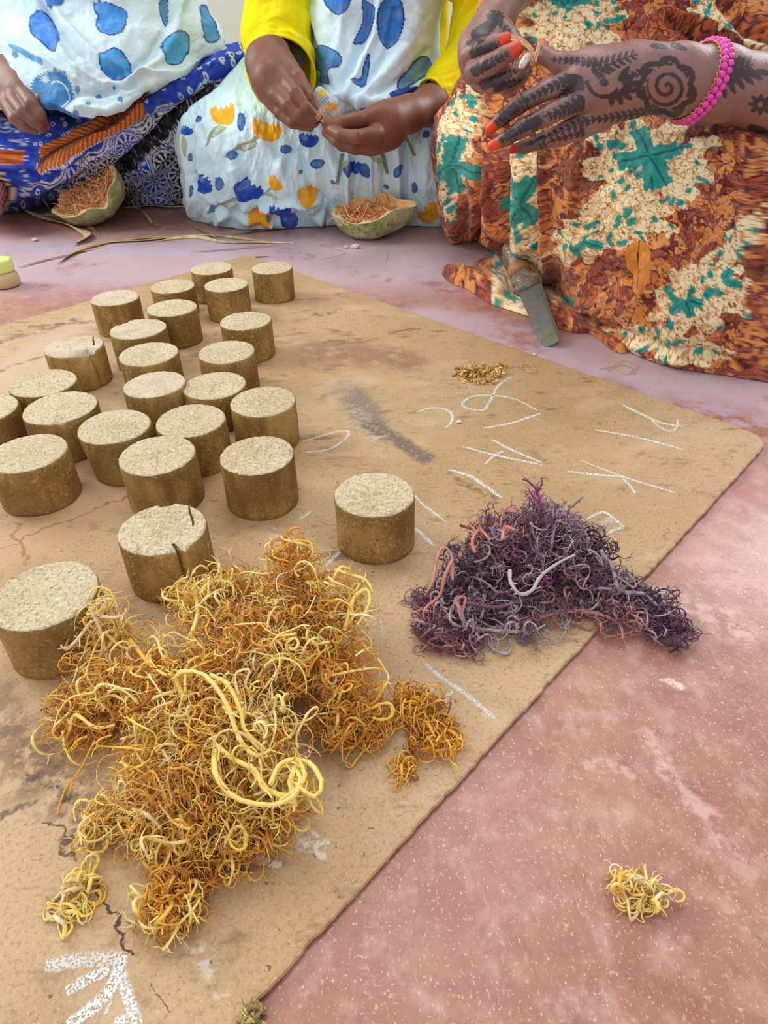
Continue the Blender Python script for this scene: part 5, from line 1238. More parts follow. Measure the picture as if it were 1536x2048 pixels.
rows = [[(-130, 200, 1.60), (60, 200, 1.60), (200, 190, 1.60), (310, 140, 1.60), (410, 95, 1.58), (488, 88, 1.60)],
        [(-130, 235, 1.50), (60, 240, 1.46), (200, 222, 1.46), (322, 168, 1.50), (425, 122, 1.51), (500, 112, 1.54)],
        [(-130, 290, 1.46), (60, 296, 1.43), (200, 275, 1.42), (330, 225, 1.46), (435, 185, 1.49), (512, 170, 1.54)],
        [(-130, 350, 1.48), (60, 350, 1.45), (200, 335, 1.47), (335, 300, 1.52), (420, 275, 1.53), (470, 262, 1.56)],
        [(-130, 395, 1.53), (60, 390, 1.50), (180, 375, 1.54), (330, 360, 1.57), (395, 352, 1.58), (440, 345, 1.60)],
        [(-130, 438, 'f'), (30, 424, 'f'), (140, 402, 'f'), (300, 412, 'f'), (390, 406, 'f'), (435, 402, 'f')]]
cloth('skirt', rows, 1.7, cloth_m, W1, skirt1, fold1k, back=.22, label='royal blue skirt with white rings and an orange band')

# ================================================================== woman on the right (orange leaf-print dress, henna)
W3 = empty('person', (.33, 1.0, 0), 'seated woman in rust orange leaf-print dress with black henna and bright pink beads', 'person', 'women seated on the floor')
z_ = dict(zf=2.272, ox=860, oy=0)
pm = chain([(1600, 435, 156, .714), (1536, 425, 152, .70), (1300, 380, 142, .665), (1120, 365, 134, .652), (980, 355, 122, .645), (800, 380, 118, .640), (690, 410, 105, .640)], **z_)
pm += chain([(900, 300, 90, .645), (720, 330, 78, .64), (640, 370, 62, .638)], **z_)+chain([(900, 440, 86, .65), (760, 500, 72, .65)], **z_)
Fg = [chain([(660, 365, 54, .632), (540, 405, 42, .620), (400, 478, 38, .614), (330, 535, 32, .618), (270, 588, 23, .626)], **z_),
      chain([(690, 455, 52, .632), (560, 510, 42, .622), (420, 582, 38, .617), (345, 630, 31, .621), (283, 662, 24, .628)], **z_),
      chain([(740, 530, 48, .648), (620, 590, 38, .646), (500, 645, 32, .646), (430, 668, 27, .648), (376, 676, 22, .650)], **z_),
      chain([(790, 540, 48, .655), (690, 590, 40, .652), (600, 625, 34, .652), (520, 650, 26, .655)], **z_),
      chain([(830, 290, 64, .640), (700, 285, 52, .632), (590, 290, 46, .630), (525, 255, 36, .634), (505, 205, 26, .64)], **z_)]
Va, Fa = surface(pm, Fg, .0012, kb=.014, kf=.003, kx=.0002)
pf = chain([(520, -260, 110, .80), (380, -60, 90, .74), (310, 60, 76, .69), (260, 150, 78, .665), (235, 240, 84, .655), (280, 300, 76, .66)], **z_)+chain([(190, 200, 56, .66), (200, 330, 50, .665)], **z_)
Gg = [chain([(185, 250, 50, .640), (240, 222, 44, .625), (300, 200, 38, .620), (352, 178, 30, .620)], **z_),
      chain([(205, 325, 50, .640), (265, 300, 44, .620), (335, 255, 38, .612), (398, 216, 32, .612)], **z_),
      chain([(230, 370, 48, .655), (300, 375, 42, .635), (370, 340, 36, .63), (425, 290, 28, .635)], **z_),
      chain([(280, 375, 44, .67), (350, 385, 38, .655), (410, 350, 32, .655), (440, 310, 25, .655)], **z_),
      chain([(290, 90, 50, .68), (335, 130, 42, .66), (375, 170, 34, .645), (412, 205, 24, .635)], **z_)]
Vb, Fb = surface(pf, Gg, .0012, kb=.012, kf=.003, kx=.0002)
bc, hc3 = body_coarse(.33, 1.10, (.27, 1.06, .08), (.46, .98, .10))
EL3 = J(1800, 470, 1, .76, **z_)[0]; ER3 = J(520, -260, 1, .80, **z_)[0]
arm(bc, (.49, 1.10, .46), (.60, 1.03, .33), EL3, .036); arm(bc, (.19, 1.10, .46), (.17, 1.07, .44), ER3, .036)
Vd, Fd_ = surface(chain([(1950, 500, 170, .78), (1800, 470, 168, .76), (1580, 432, 154, .710)], **z_), [], .003, kb=.01)
Vc, Fc = surface(bc, [], .008, kb=.03)
V, F = joinm([(Va, Fa), (Vb, Fb), (Vc, Fc), (Vd, Fd_), head(hc3)])
c = skincol(V, lin(146, 106, 98))
HEN = lin(34, 28, 36)
px, py = proj(V); zx = (px-860)*2.272; zy = py*2.272
front = np.arange(len(V)) < len(Va)+len(Vb)
hm = np.zeros(len(V), bool)
def spray(x0, y0, ang, L, n, w, l, side=(1, -1), curl=0.):
    w = w*1.25
    a = ang; x, y = x0, y0; m = np.zeros(len(V), bool)
    for i in range(n):
        f = 1-.5*i/n
        for s in side:
            b = a+s*.85; m |= leafm(zx, zy, x, y, x+math.cos(b)*l*f, y+math.sin(b)*l*f, w*f)
        nx = x+math.cos(a)*L/n; ny = y+math.sin(a)*L/n
        m |= pdist(zx, zy, [(x, y), (nx, ny)]) < 4
        x, y = nx, ny; a += curl/n
    return m
def rose(x, y, R):
    r = np.hypot(zx-x, zy-y); a = np.arctan2(zy-y, zx-x)
    sp = np.abs(((r/R*3.2-a/(2*np.pi)) % 1)-.5) < .2; m = (r < R*.62) & sp
    pet = R*(.82+.16*np.abs(np.sin(a*3.5+.4))); m |= (r < pet) & (r > pet-R*.20); m |= (r > R*.66) & (r < R*.76) & (np.sin(a*7) > -.2)
    return m
hm |= rose(1075, 395, 148); hm |= np.hypot(zx-790, zy-375) < 20
a_ = np.arctan2(zy-365, zx-800); r_ = np.hypot(zx-800, zy-365)
hm |= (np.abs(r_-(62+8*a_)) < 9) & (a_ > -3) & ~((a_ > -.9) & (a_ < .6))
hm |= spray(740, 330, -.5, 220, 7, 9, 62, (1, -1), .25); hm |= spray(690, 350, 2.4, 120, 6, 8, 70, (1, -1), -.3)
for k in range(7): 
    b = -.9+k*.42; hm |= leafm(zx, zy, 830+45*math.cos(b), 390+30*math.sin(b), 830+125*math.cos(b), 380+105*math.sin(b), 15)
hm |= spray(700, 470, 2.75, 180, 8, 8, 44); hm |= spray(1010, 510, 3.0, 320, 11, 8, 42, (1, -1), .05); hm |= leafm(zx, zy, 1000, 205, 1080, 215, 14); hm |= leafm(zx, zy, 1090, 200, 1170, 225, 14)
hm |= spray(1320, 330, -.25, 150, 5, 14, 90, (1, -1)); 
for k in range(6): hm |= leafm(zx, zy, 1310+k*34, 340-k*4, 1345+k*42, 450-k*22, 15)
for k in range(8):
    b = k*.8; hm |= leafm(zx, zy, 1500+12*math.cos(b), 475+12*math.sin(b), 1500+58*math.cos(b), 475+50*math.sin(b), 12)
hm |= leafm(zx, zy, 1440, 575, 1540, 600, 18); hm |= spray(1000, 330, 2.9, 120, 4, 8, 50, (1,))
# fingers: leaf sprays running towards the tips, dark joints
fs = (np.arange(len(V)) >= len(Va)) & (np.arange(len(V)) < len(Va)+len(Vb))
def fspray(x0, y0, x1, y1, n=7, w=7, l=34):
    w = w*1.35; l = l*1.1
    an = math.atan2(y1-y0, x1-x0); return spray(x0, y0, an, math.hypot(x1-x0, y1-y0), n, w, l, (1, -1))
hp = fspray(640, 350, 420, 465, 8) | fspray(400, 478, 290, 570, 6, 8, 28) | fspray(700, 450, 520, 530, 6) | fspray(500, 540, 310, 645, 9, 8, 30) | fspray(720, 545, 440, 660, 10, 7, 28) | fspray(700, 600, 540, 645, 6, 6, 24) | fspray(760, 285, 545, 268, 8, 7, 30)
for (x, y) in ((345, 535), (430, 470), (365, 605), (460, 545), (500, 630)):
    t = (zx-x)*.85-(zy-y)*.5; hp |= (np.abs(t) < 20) & (np.hypot(zx-x, zy-y) < 50) & (np.sin(t/3.2) > -.3)
hm &= ~fs
hm |= hp & ~fs & front
hf = fspray(185, 250, 330, 190, 7, 8, 32) | fspray(190, 330, 385, 230, 9, 8, 34) | fspray(230, 390, 400, 320, 8, 8, 32) | fspray(200, 180, 330, 60, 8, 9, 44) | fspray(290, 400, 420, 360, 6, 8, 28) | fspray(270, 60, 370, 150, 6, 8, 32) | (np.hypot((zx-195)/38, (zy-195)/16) < 1)
hm |= hf & fs
hm &= front
# soft edge by blending with noise
nn = fbm(px/6, py/6, 2)
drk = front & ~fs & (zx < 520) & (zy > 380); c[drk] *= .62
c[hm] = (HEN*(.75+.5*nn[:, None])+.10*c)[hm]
TIP = lin(226, 76, 40)
def tip(zx_, zy_, D, r, cl=TIP):
    global c
    p = J(zx_, zy_, 1, D, **z_)[0]; d = np.linalg.norm(V-p, axis=1); w = np.clip((r-d)/.002, 0, 1)[:, None]; c = c*(1-w)+cl*w
tip(264, 592, .622, .0088); tip(277, 668, .624, .009); tip(368, 680, .648, .0075, lin(200, 50, 40)); tip(358, 174, .612, .0098); tip(408, 212, .604, .0105); tip(505, 195, .637, .0085, lin(200, 90, 66))
skin3 = mat('henna_painted_skin', vcol=True, rough=.42, spec=.5, noise=[(40, (*lin(80, 56, 56), .25), .5, .7, 5, (1, 1, 1))], bumps=[('v', 520, .35, .0005), ('n', 220, .3, .0008)])
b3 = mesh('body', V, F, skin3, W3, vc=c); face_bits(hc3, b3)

CRM = lin(252, 234, 188); TEA = lin(30, 150, 140); TED = lin(16, 96, 100); MAR = lin(88, 34, 36); RU1 = lin(206, 112, 66); RU2 = lin(170, 80, 56); RU3 = lin(230, 146, 80); RU4 = lin(126, 48, 42)
BQ = [(1300, 330, 150, 105, 0), (1180, 470, 95, 55, -.4), (1260, 430, 95, 70, 0), (1400, 590, 115, 75, -.4), (1480, 480, 85, 34, -.9), (1350, 690, 130, 36, .2), (1140, 40, 110, 90, 0), (1430, 30, 60, 40, .6), (900, 310, 40, 130, 0), (930, 240, 30, 90, .3),
      (1250, 720, 60, 25, .2), (1500, 90, 70, 22, .6), (1120, -120, 120, 90, 0), (1380, -150, 120, 80, .5), (1640, 300, 110, 90, 0), (1660, 620, 110, 70, .4)]
def dress(u, v):
    wu = u+20*(fbm(u/40, v/40, 51, 5)-.5)*2; wv = v+20*(fbm(u/40, v/40, 52, 5)-.5)*2
    f1, f2, idr, cx, cy = voro(wu/23, wv/29, 53)
    ang = idr*6.28; lx = (wu/23-cx)*23; ly = (wv/29-cy)*29; along = lx*np.cos(ang)+ly*np.sin(ang); acr = -lx*np.sin(ang)+ly*np.cos(ang)
    big = fbm(u/90, v/90, 54)
    pal = np.array([RU1, RU2, RU3, RU4]); k = np.clip((idr*2.4+big*3.2-1.1).astype(int), 0, 3)
    c = pal[k]
    vein = np.sin((along+np.abs(acr)*1.1)/2.0) > .35; g = fbm(u/7, v/7, 55)
    c = np.where(vein[..., None], c*.55, c)
    c = c*(.65+.75*g)[..., None]
    c[np.abs(acr) < 1.0] = MAR
    c[(f2-f1) < .13*fbm(u/12, v/12, 56)] = MAR
    c[big < .36] = c[big < .36]*.45+MAR*.4
    # squiggly lights
    sq = (fbm(u/9, v/9, 57) > .60) & (idr > .4); c[sq] = RU3*(.9)
    br = np.zeros(u.shape, bool)
    for (x, y, rx, ry, an) in BQ:
        ca, sa = math.cos(an), math.sin(an); du = u-x; dv = v-y; a = (du*ca+dv*sa)/rx; b = (-du*sa+dv*ca)/ry
        th = np.arctan2(b, a); lob = .86+.13*np.sin(th*9+x)+.08*np.sin(th*15+y)+.5*(fbm(u/24, v/24, 58)-.5)
        br |= np.hypot(a, b) < lob
    st = (u > 1014) & (u < 1086) & (v > 285) & (v < 560); br |= st
    tg = (v > 520) & (u < 1130); 
    h1, h2, hr, hx, hy = voro(wu/17, wv/15, 61); g2 = fbm(u/6, v/6, 62)
    cc = CRM*(.86+.2*g2)[..., None]
    cc[(h2-h1) < .10] = lin(206, 160, 104); cc[g2 > .66] = lin(214, 150, 96); cc[(fbm(u/5, v/5, 63) < .30)] = lin(150, 96, 60)
    te = (hr > .74) & (h1 < .46); cc[te] = TEA; cc[te & (h1 < .12)] = TED
    c[br] = cc[br]
    def teal(cx_, cy_, rots, L, w):
        for a in rots:
            x1 = cx_+math.cos(a)*L; y1_ = cy_+math.sin(a)*L
            base = leafm(u, v, cx_, cy_, x1, y1_, w)
            for s in (-1, 1):
                for f in (.45, .7):
                    bx = cx_+math.cos(a)*L*f; by = cy_+math.sin(a)*L*f; b = a+s*.7; base |= leafm(u, v, bx-math.cos(a)*4, by-math.sin(a)*4, bx+math.cos(b)*L*.36, by+math.sin(b)*L*.36, w*.5)
            e = leafm(u, v, cx_, cy_, x1, y1_, w*.18)
            c[base] = TEA*(.75+.5*g2[base])[..., None]; c[e] = TED
    teal(1298, 315, (-1.95, -.35, 2.95, 1.45, 1.0), 66, 17); teal(1052, 400, (-2.0, -1.2, 2.9, 1.9, 1.2), 52, 11); teal(905, 330, (-1.3, 1.4, .4, 2.6), 60, 12); teal(1135, 10, (-2.6, -.4, -1.5), 50, 11); teal(1370, 600, (2.6, .1, 1.2), 34, 11)
    teal(1120, 600, (.2, 2.8), 34, 9); teal(1440, 560, (-.9, .3), 30, 9); teal(1180, 480, (2.5, .4), 34, 9)
    # gold leaf
    gl = leafm(u, v, 1285, 478, 1278, 590, 26); c[gl] = lin(214, 134, 44)*(.8+.4*g2[gl])[..., None]; c[leafm(u, v, 1285, 478, 1278, 590, 1.5)] = MAR
    c[(np.abs(u-1086) < 2) & (v > 285) & (v < 560)] = MAR
    return np.clip(c, 0, 1)
def fold3(u, v):
    fl = [([(1086, 240), (1088, 400), (1092, 560)], 9, .010), ([(1076, 250), (1078, 400), (1080, 520)], 6, -.010), ([(1012, 250), (1014, 500)], 8, -.012), ([(1045, 260), (1045, 500)], 14, .008), ([(985, 240), (980, 400), (990, 480)], 10, .012), ([(962, 200), (960, 350), (950, 480)], 7, -.022),
          ([(1330, 20), (1420, 60), (1480, 100), (1560, 120)], 10, .014), ([(1340, 40), (1440, 100), (1560, 150)], 9, -.014), ([(1450, 0), (1500, 60), (1560, 80)], 12, -.02), ([(1180, 640), (1300, 690), (1450, 720), (1600, 730)], 12, -.008), ([(1200, 670), (1320, 715), (1500, 740)], 9, .006),
          ([(1330, 500), (1420, 620), (1480, 720)], 26, .008), ([(1150, 350), (1140, 520), (1200, 640)], 22, .007), ([(1500, 300), (1490, 500), (1560, 700)], 22, -.008), ([(900, 260), (892, 380), (910, 470)], 10, .010), ([(1240, 240), (1260, 420), (1300, 560)], 30, .006),
          ([(1000, 20), (1010, 120), (990, 220)], 12, -.014), ([(1040, 20), (1060, 120)], 12, .01), ([(925, 380), (930, 470)], 8, -.012)]
    return lines(u, v, fl)+(fbm(u/50, v/70, 69)-.5)*.022
rows = [[(1300, -690, 1.11), (1325, -692, 1.055), (1355, -693, 1.045), (1385, -692, 1.05), (1410, -690, 1.07), (1430, -690, 1.11)],
        [(1090, -500, 1.12), (1180, -505, 1.04), (1290, -505, 1.02), (1400, -505, 1.03), (1510, -505, 1.05), (1600, -500, 1.12)],
        [(985, -250, 1.13), (1070, -250, 1.02), (1200, -250, .98), (1350, -250, .98), (1500, -250, 1.0), (1620, -250, 1.08)],
        [(970, -20, 1.12), (1060, 0, .99), (1200, 0, .95), (1350, 0, .95), (1500, 0, .96), (1680, 0, 1.05)],
        [(945, 110, 1.12), (1060, 120, .96), (1200, 130, .92), (1350, 130, .915), (1500, 120, .91), (1720, 110, .98)],
        [(905, 205, 1.15), (1000, 235, 1.0), (1150, 222, .88), (1300, 212, .86), (1450, 222, .85), (1750, 250, .88)],
        [(874, 262, 1.18), (980, 280, .99), (1120, 262, .845), (1300, 262, .80), (1470, 270, .79), (1770, 300, .82)],
        [(871, 330, 1.20), (975, 350, .99), (1120, 350, .82), (1300, 350, .765), (1480, 350, .755), (1780, 370, .79)],
        [(878, 400, 1.23), (970, 430, 1.06), (1110, 450, .86), (1290, 460, .755), (1480, 470, .735), (1790, 480, .77)],
        [(886, 455, 1.26), (962, 470, 1.14), (1105, 530, .91), (1285, 590, .752), (1480, 620, .715), (1795, 640, .74)],
        [(904, 489, 'f'), (964, 489, 'f'), (1100, 585, 'f'), (1270, 708, 'f'), (1450, 750, 'f'), (1800, 790, 'f')]]
cloth('dress', rows, 1.65, cloth_m, W3, dress, fold3, back=.22, label='rust dress printed with leaves, cream bouquets and teal leaves')
headscarf(hc3, W3, dress, cloth_m)
sleeve([wp(.42, 1.11, .475, .064), wp(.47, 1.10, .46, .060), wp(.56, 1.06, .39, .058), wp(.61, 1.02, .33, .056), wp(.615, .97, .30, .056), wp(*(EL3*.75+np.array([.615, .97, .30])*.25), .058)], W3, dress, cloth_m, 12)
sleeve([wp(.21, 1.10, .46, .050), wp(.19, 1.08, .45, .050), wp(.178, 1.05, .43, .050), wp(*(ER3+np.array([.0, 0, .012])), .050)], W3, dress, cloth_m, 14)
# trailing hem spread out on the floor
hemp = [(884, 548), (896, 538), (930, 545), (960, 520), (1000, 500), (1060, 540), (1130, 600), (1200, 655), (1255, 700), (1230, 705), (1180, 668), (1150, 667), (1100, 652), (1040, 628), (980, 608), (935, 580), (900, 566)]
SP = smooth_poly(hemp, 10); cxh, cyh = 1040, 590
V = []; uv = []
nR = 16; n = len(SP)
for j in range(nR):
    f = 1-j/(nR-1)
    for (x, y) in SP:
        sx = 1000+(x-1000)*.55; cy0 = 560+(sx-960)*.42; ccx = max(930, min(1200, x)); ccy = 560+(ccx-930)*.46
        X = ccx+(x-ccx)*f; Y_ = ccy+(y-ccy)*f; uv.append((X, Y_)); p = atz(X, Y_, 0)
        h_ = .004+.012*(1-f)**.7*(.4+1.2*vnoise(np.array(X/30.), np.array(Y_/24.), 5))+.004*(1 if X < 930 else 0)*(1-f*.3)
        V.append((p[0], p[1], h_ if f < 1 else .0008))
V = np.array(V); uv = np.array(uv)
mesh('trailing_hem', V, gridfaces(nR, n, wrap=True), cloth_m, W3, vc=dress(uv[:, 0]+30, uv[:, 1]-235 if False else uv[:, 1]-100))

# small folded flap of the far hem
# beaded bracelet
BR = empty('beaded_bracelet', J(1230, 380, 1, .66, **z_)[0], 'bright pink double-row beaded bracelet on the hennaed wrist', 'bracelet')
pink_m = mat('pink_bead', lin(232, 60, 176), rough=.3, spec=.6, noise=[(150, (*lin(248, 110, 200), .5), .45, .65, 3, (1, 1, 1))])
gold_m = mat('gold_thread', lin(206, 140, 90), rough=.4, metallic=.4, noise=[(300, (*lin(240, 200, 150), .5), .45, .65, 3, (1, 1, 1))])
cb = J(1220, 372, 1, .662, **z_)[0]; axd = unit(J(1400, 395, 1, .68, **z_)[0]-J(1120, 360, 1, .652, **z_)[0])
sdir = unit(J(1250, 215, 1, .64, **z_)[0]-J(1194, 545, 1, .64, **z_)[0]); sdir = sdir-axd*(sdir@axd)*.0
fdir_ = unit(np.cross(axd, sdir)); fdir_ = fdir_*np.sign(fdir_@(CP-cb))
rw = 142/2.272/FPX*.662+.0028
sph = []
t8 = np.linspace(0, np.pi, 9)
beadV = np.array([(math.sin(t)*math.cos(p), math.sin(t)*math.sin(p), math.cos(t)) for t in t8 for p in np.arange(12)*np.pi/6])
beadF = gridfaces(9, 12, wrap=True)
bm_ = bpy.data.meshes.new('bead'); bm_.from_pydata((beadV*.0035*np.array([1, 1, .93])).tolist(), [], beadF.tolist()); bm_.polygons.foreach_set('use_smooth', np.ones(len(bm_.polygons), bool)); bm_.materials.append(pink_m)
nb = 34
gp = []
for i in range(nb):
    a = 2*np.pi*i/nb
    for s in (-1, 1):
        aa = a+(.5 if s > 0 else 0)*2*np.pi/nb
        p = cb+sdir*math.cos(aa)*rw*1.09+fdir_*math.sin(aa)*rw*1.02+axd*s*.0035
        o = bpy.data.objects.new('bead', bm_); col.objects.link(o); o.parent = BR; o.location = p-np.array(BR.location)
        o.rotation_euler = (aa, i, 0)
    gp.append(a)
for s in (-1, 1):
    an = np.linspace(0, 2*np.pi, 240)
    S = cb+np.outer(np.cos(an), sdir)*(rw*1.09-.0008)+np.outer(np.sin(an), fdir_)*(rw*1.02-.0008)+axd*s*.0072+np.outer(np.sin(an*40)*.0012, axd)
    V, F, _, _ = tubes(S[None], np.full((1, 240), .0008), 5); mesh('edging_thread', V, F, gold_m, BR)
# the strand between her fingers
FS = empty('husk_fibre', J(440, 230, 1, .60, **z_)[0], 'pale fibre strand with a white tip held between orange-hennaed fingertips', 'fibre')
Pth = []
for k in range(7):
    q = [J(372+rg.normal()*4, 165+k*3, 1, .612, **z_)[0], J(425+rg.normal()*4, 178+k*5, 1, .606, **z_)[0], J(462+rg.normal()*4, 215+k*4, 1, .606, **z_)[0], J(470+rg.normal()*5, 260+k*4, 1, .61, **z_)[0], J(500+rg.normal()*4, 190+k*3, 1, .63, **z_)[0]]
    Pth.append(crom(np.array(q), 26))
V, F, _, _ = tubes(np.array(Pth), np.full((7, 26), .0007), 5); mesh('strand', V, F, thread_m, FS)
V, F = surface([cone(J(418, 296, 1, .602, **z_)[0], J(440, 262, 1, .602, **z_)[0], .0030, .0034)], [], .0006, kb=.001)
V = V+(hsh((V[:, 0]*1500).astype(int), (V[:, 2]*1500).astype(int), 4)[:, None]-.5)*.0009
mesh('white_tip', V, F, lint_m, FS)

# ================================================================== fruit husk halves
rind_m = mat('husk_rind', vcol=True, rough=.6, spec=.35, noise=[(30, (*lin(126, 134, 80), .7), .45, .6, 5, (1, 1, 1)), (120, (*lin(84, 80, 50), .65), .55, .66, 4, (1, 1, 1)), (55, (*lin(206, 208, 160), .5), .55, .65, 4, (1, 1, 1))], bumps=[('n', 60, .4, .003), ('n', 300, .3, .0008)])
pulp_m = mat('orange_husk_fibre', vcol=True, rough=.75, spec=.2, noise=[(90, (*lin(226, 140, 76), .5), .5, .68, 5, (1, 1, 4)), (400, (*lin(250, 220, 170), .5), .55, .7, 3, (4, 1, 1))], bumps=[('n', 200, .8, .002)])
def husk(name, label, pc, L, Wd, Hh, heading, tilt, seed, colA, colB, inner, dips=(), lift=0., fibn=220, rollx=0, point=.5):
    rg = np.random.default_rng(seed)
    n = 96; k = 26
    ph = np.arange(n)*2*np.pi/n
    th = np.linspace(0, 1, k)[:, None]                    # 0 rim .. 1 bottom
    lon = (1+point*np.clip(np.cos(ph), 0, 1)**6*.30)
    rimz = Hh*(.0+.05*np.sin(3*ph+seed)+.03*np.sin(7*ph))
    for (a0, w0, d0) in dips: rimz = rimz-d0*np.exp(-(((ph-a0+np.pi) % (2*np.pi)-np.pi)/w0)**2)
    prof_r = np.cos(th*np.pi/2)**.75; prof_z = -Hh*np.sin(th*np.pi/2)
    f = 1+.03*np.sin(5*ph+2)[None]*(1-th)+.05*(fbm(np.cos(ph)[None]*2+5+th*2, np.sin(ph)[None]*2+5+0*th, seed)-.5)*2
    X = L/2*prof_r*np.cos(ph)[None]*lon[None]*f; Y = Wd/2*prof_r*np.sin(ph)[None]*f; Z = np.maximum(prof_z, -Hh)+rimz[None]*(1-th)**2+0*X
    out = np.stack([X, Y, Z], -1)
    sc = np.linspace(.93, .02, k)[:, None]
    tI = np.linspace(0, 1, k)[:, None]
    rI = np.cos(tI*np.pi/2)**.8
    nz = (fbm(np.cos(ph)[None]*6*rI+seed, np.sin(ph)[None]*6*rI+9+tI, seed+3)-.5)
    inn = np.stack([L/2*.90*rI*np.cos(ph)[None]*lon[None]*f, Wd/2*.88*rI*np.sin(ph)[None]*f, -Hh*.42*np.sin(tI*np.pi/2)+rimz[None]*(1-tI)**2+.012*nz], -1)
    G = np.concatenate([out[::-1], inn])
    ca, sa = math.cos(tilt), math.sin(tilt); cr_, sr_ = math.cos(rollx), math.sin(rollx)
    def xf(P):
        x, y, z = P[..., 0], P[..., 1], P[..., 2]
        x, z = x*cr_-z*sr_, x*sr_+z*cr_
        y, z = y*ca-z*sa, y*sa+z*ca
        hx, hy = math.cos(heading), math.sin(heading)
        return np.stack([x*hx-y*hy, x*hy+y*hx, z], -1)
    Gw = xf(G); zb = Gw[..., 2].min(); base = atz(*pc, 0); off = np.array([base[0], base[1], -zb+.0008])
    E = empty(name, (base[0], base[1], 0), label, 'husk', 'halved fruit husks')
    g = fbm(X*40+7, Z*60+Y*30, seed)
    cR = colA[None, None]*(1-g[..., None])+colB[None, None]*g[..., None]
    mesh('rind', (Gw[:k]+off).reshape(-1, 3), gridfaces(k, n, wrap=True), rind_m, E, vc=np.clip(cR[::-1].reshape(-1, 3), 0, 1))
    cI = inner[None, None]*(.8+.5*fbm(inn[..., 0]*90, inn[..., 1]*40, seed+8))[..., None]
    rim = np.concatenate([Gw[k-1:k], Gw[k:]])
    cI = np.concatenate([np.ones((1, n, 3))*lin(236, 208, 160), cI]); cI[:3] = lin(240, 206, 150)
    mesh('inner_flesh', (rim+off).reshape(-1, 3), gridfaces(k+1, n, wrap=True), pulp_m, E, vc=np.clip(cI.reshape(-1, 3), 0, 1))
    # fibres combed along the hollow
    m = fibn; a = rg.random(m)*2*np.pi; r = rg.random(m)**.5*.85
    r = r*.9; st = np.stack([L/2*r*np.cos(a), Wd/2*r*np.sin(a), -Hh*.40*np.sqrt(np.clip(1-r*r, 0, 1))+.001+.008*rg.random(m)], -1)
    dr = unit(np.stack([np.ones(m)*rg.choice([-1, 1], m), rg.normal(size=m)*.5, rg.random(m)*.12], -1))
    P = walk(rg, st, dr, 12, .0016+.0022*rg.random(m), np.full(m, .22), np.zeros(3), np.array([L/2, Wd/2, Hh]), pull=.4)
    V, F, si, _ = tubes(xf(P)+off, np.full((m, 12), .0005)+.0005*rg.random((m, 1)), 4)
    cf = np.array([lin(252, 196, 138), lin(246, 170, 106), lin(254, 222, 176), lin(226, 136, 78)])[rg.integers(0, 4, m)]
    tag(mesh('fibres', V, F, pulp_m, E, vc=cf[si]), kind='stuff')
    return E, xf, off
husk('fruit_husk', 'upright green-grey fruit husk half full of orange fibre, in front of the white floral skirt', (736, 478), .130, .088, .052, -.10, .25, 4, lin(150, 158, 112), lin(196, 204, 150), lin(246, 190, 130), rollx=.10, point=1.,
     dips=((4.7, .5, .006),), fibn=200)
# grey torn inner membrane in it
husk('fruit_husk', 'tilted cracked green fruit husk showing its orange fibrous hollow, in front of the blue skirt', (183, 452), .172, .130, .058, -.30, .60, 9, lin(146, 150, 108), lin(172, 172, 130), lin(250, 190, 138), rollx=.32, point=.4,
     dips=((5.6, .22, .026), (3.3, .3, .008)), fibn=520)

# ================================================================== knife
KN = empty('knife', atz(1095, 660, 0), 'old knife with a tape-wrapped handle and short grey blade leaning on the rust dress', 'knife')
steel_m = mat('worn_steel', lin(150, 156, 154), rough=.38, metallic=.75, noise=[(40, (*lin(176, 168, 110), .6), .55, .7, 5, (1, 1, 1)), (120, (*lin(108, 112, 108), .6), .5, .7, 4, (1, 1, 1))], bumps=[('n', 150, .2, .0005)])
tape_m = mat('plastic_wrapped_handle', lin(128, 112, 98), rough=.3, spec=.6, noise=[(60, (*lin(176, 166, 154), .7), .5, .65, 5, (1, 1, 1)), (40, (*lin(84, 68, 58), .7), .52, .66, 4, (1, 1, 1))], bumps=[('n', 90, 1., .003)])
band_m = mat('brown_tape', lin(176, 122, 78), rough=.5, noise=[(80, (*lin(140, 92, 56), .6), .45, .65, 4, (1, 1, 1))])
k0 = aty(1022, 482, 1.055); k1 = aty(1036, 535, 1.0); k2 = aty(1055, 568, .965); k3 = atz(1104, 690, .003)
kd = unit(k3-k1); ks = unit(np.cross(kd, unit(CP-k2))); kn = unit(np.cross(ks, kd))
def W_(px_, p): return px_/FPX*((p-CP)@Fv)
def lath(pts, rs, flat, m, name, sides=20, seed=1, rough=.0):
    S = crom(np.column_stack([np.array(pts), np.array(rs)]), 40); T = unit(np.gradient(S[:, :3], axis=0)); an = np.arange(sides)*2*np.pi/sides
    r = S[:, 3][:, None]*(1+rough*(vnoise(np.arange(40)[:, None]/4.+0*an, an[None]*2+0*S[:, :1], seed)-.5))
    V = S[:, None, :3]+r[..., None]*(ks*np.cos(an)[None, :, None]+kn*flat*np.sin(an)[None, :, None])
    F = gridfaces(40, sides, wrap=True).tolist()+[tuple(range(sides))[::-1], tuple(range(39*sides, 40*sides))]
    return mesh(name, V.reshape(-1, 3), F, m, KN)
w0 = W_(20, k0)
lath([k0, k0*.8+k1*.2, (k0+k1)/2, k1], [w0*.65, w0*1.05, w0*1.05, w0*.95], .75, tape_m, 'handle', rough=.25)
lath([k1*.97+k0*.03, k1*.9+k2*.1, k1*.65+k2*.35], [w0*1.0, w0*1.12, w0*1.05], .8, band_m, 'tape_band', seed=4, rough=.1)
lath([k1*.6+k2*.4, (k1+k2)/2*.6+k2*.4, k2, k2*.93+k3*.07], [w0*.95, w0*1.2, w0*1.35, w0*1.2], .55, tape_m, 'bolster_wrap', seed=7, rough=.4)
nb_ = 30; V = []; 
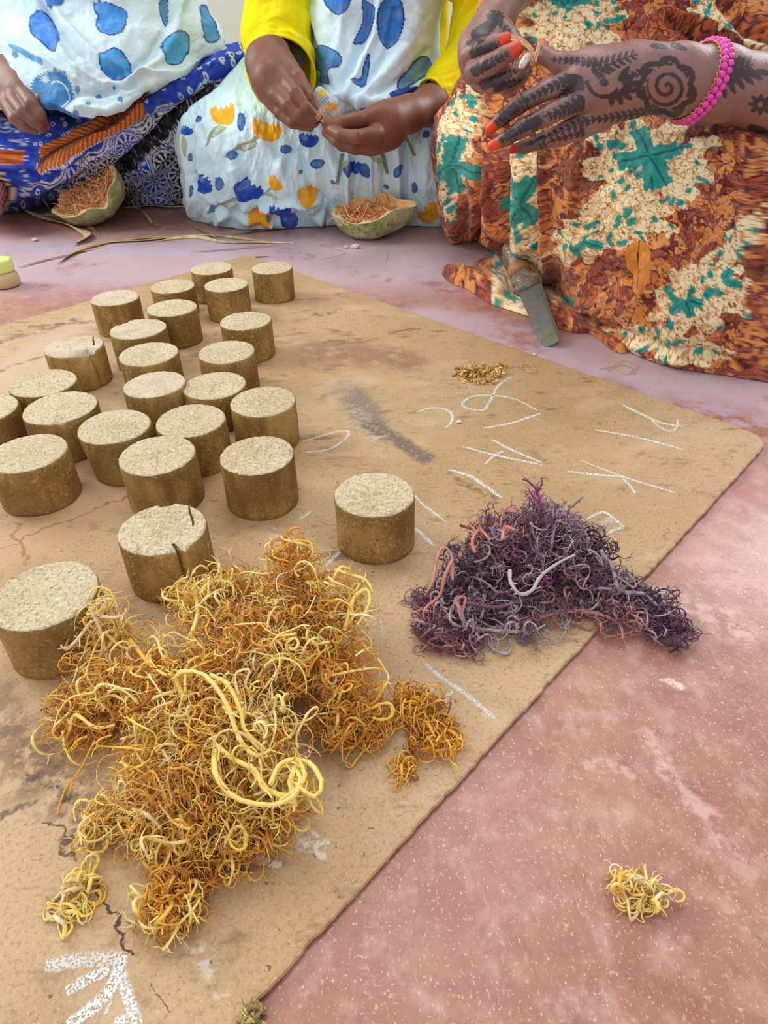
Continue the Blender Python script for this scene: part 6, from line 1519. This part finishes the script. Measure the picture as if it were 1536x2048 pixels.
for i in range(nb_):
    t = i/(nb_-1); p = k2*(1-t)+k3*t; w = W_(27-5*t, p); 
    e = 1 if t < .93 else max(.35, 1-((t-.93)/.07)**2*.6)
    for sx, hh in ((-1*e, .0002), (-.7, .0011), (.9*(1 if t < .97 else .75), .0014), (.9*(1 if t < .97 else .75), -.0004), (-.7, -.0004), (-1*e, -.0002)):
        V.append(p+ks*w*sx*.95+kn*hh)
F = gridfaces(nb_, 6, wrap=True).tolist()+[tuple(range(6))[::-1], tuple(range((nb_-1)*6, nb_*6))]
mesh('blade', V, F, steel_m, KN, smooth=False)

# ================================================================== jar with a yellow-green lid at the left edge
jc = atz(14, 572, 0); JR = empty('jar', (jc[0], jc[1], 0), 'small squat glass jar of beige cream with a yellow-green lid at the left edge', 'jar')
jw = W_(27, jc)
cream_m = mat('beige_cream', lin(206, 182, 130), rough=.35, spec=.5, noise=[(40, (*lin(186, 158, 104), .5), .45, .65, 4, (1, 1, 1))], coat=.6)
lid_m = mat('yellow_green_lid', lin(222, 236, 128), rough=.45, noise=[(30, (*lin(236, 244, 160), .4), .45, .65, 3, (1, 1, 1))])
def lathe(name, prof, m, parent, c, n=64, ribs=0):
    an = np.arange(n)*2*np.pi/n; V = []
    for (r, z) in prof:
        rr = r*(1+(.012*np.sin(an*ribs) if ribs and r > jw*.8 else 0)); V.append(np.column_stack([c[0]+rr*np.cos(an), c[1]+rr*np.sin(an), np.full(n, z)]))
    V = np.concatenate(V); F = gridfaces(len(prof), n, wrap=True).tolist()+[tuple(range(n))[::-1], tuple(range((len(prof)-1)*n, len(prof)*n))]
    return mesh(name, V, F, m, parent)
lathe('jar_body', [(jw*.82, .0005), (jw*.95, .0015), (jw*1.02, .006), (jw*1.03, .012), (jw*.98, .018), (jw*.86, .0215), (jw*.78, .023), (jw*.78, .026)], cream_m, JR, jc)
lathe('lid', [(jw*.84, .0235), (jw*.88, .0238), (jw*.89, .026), (jw*.88, .038), (jw*.85, .0405), (jw*.78, .0415), (jw*.4, .0417), (.001, .0418)], lid_m, JR, jc, ribs=24)
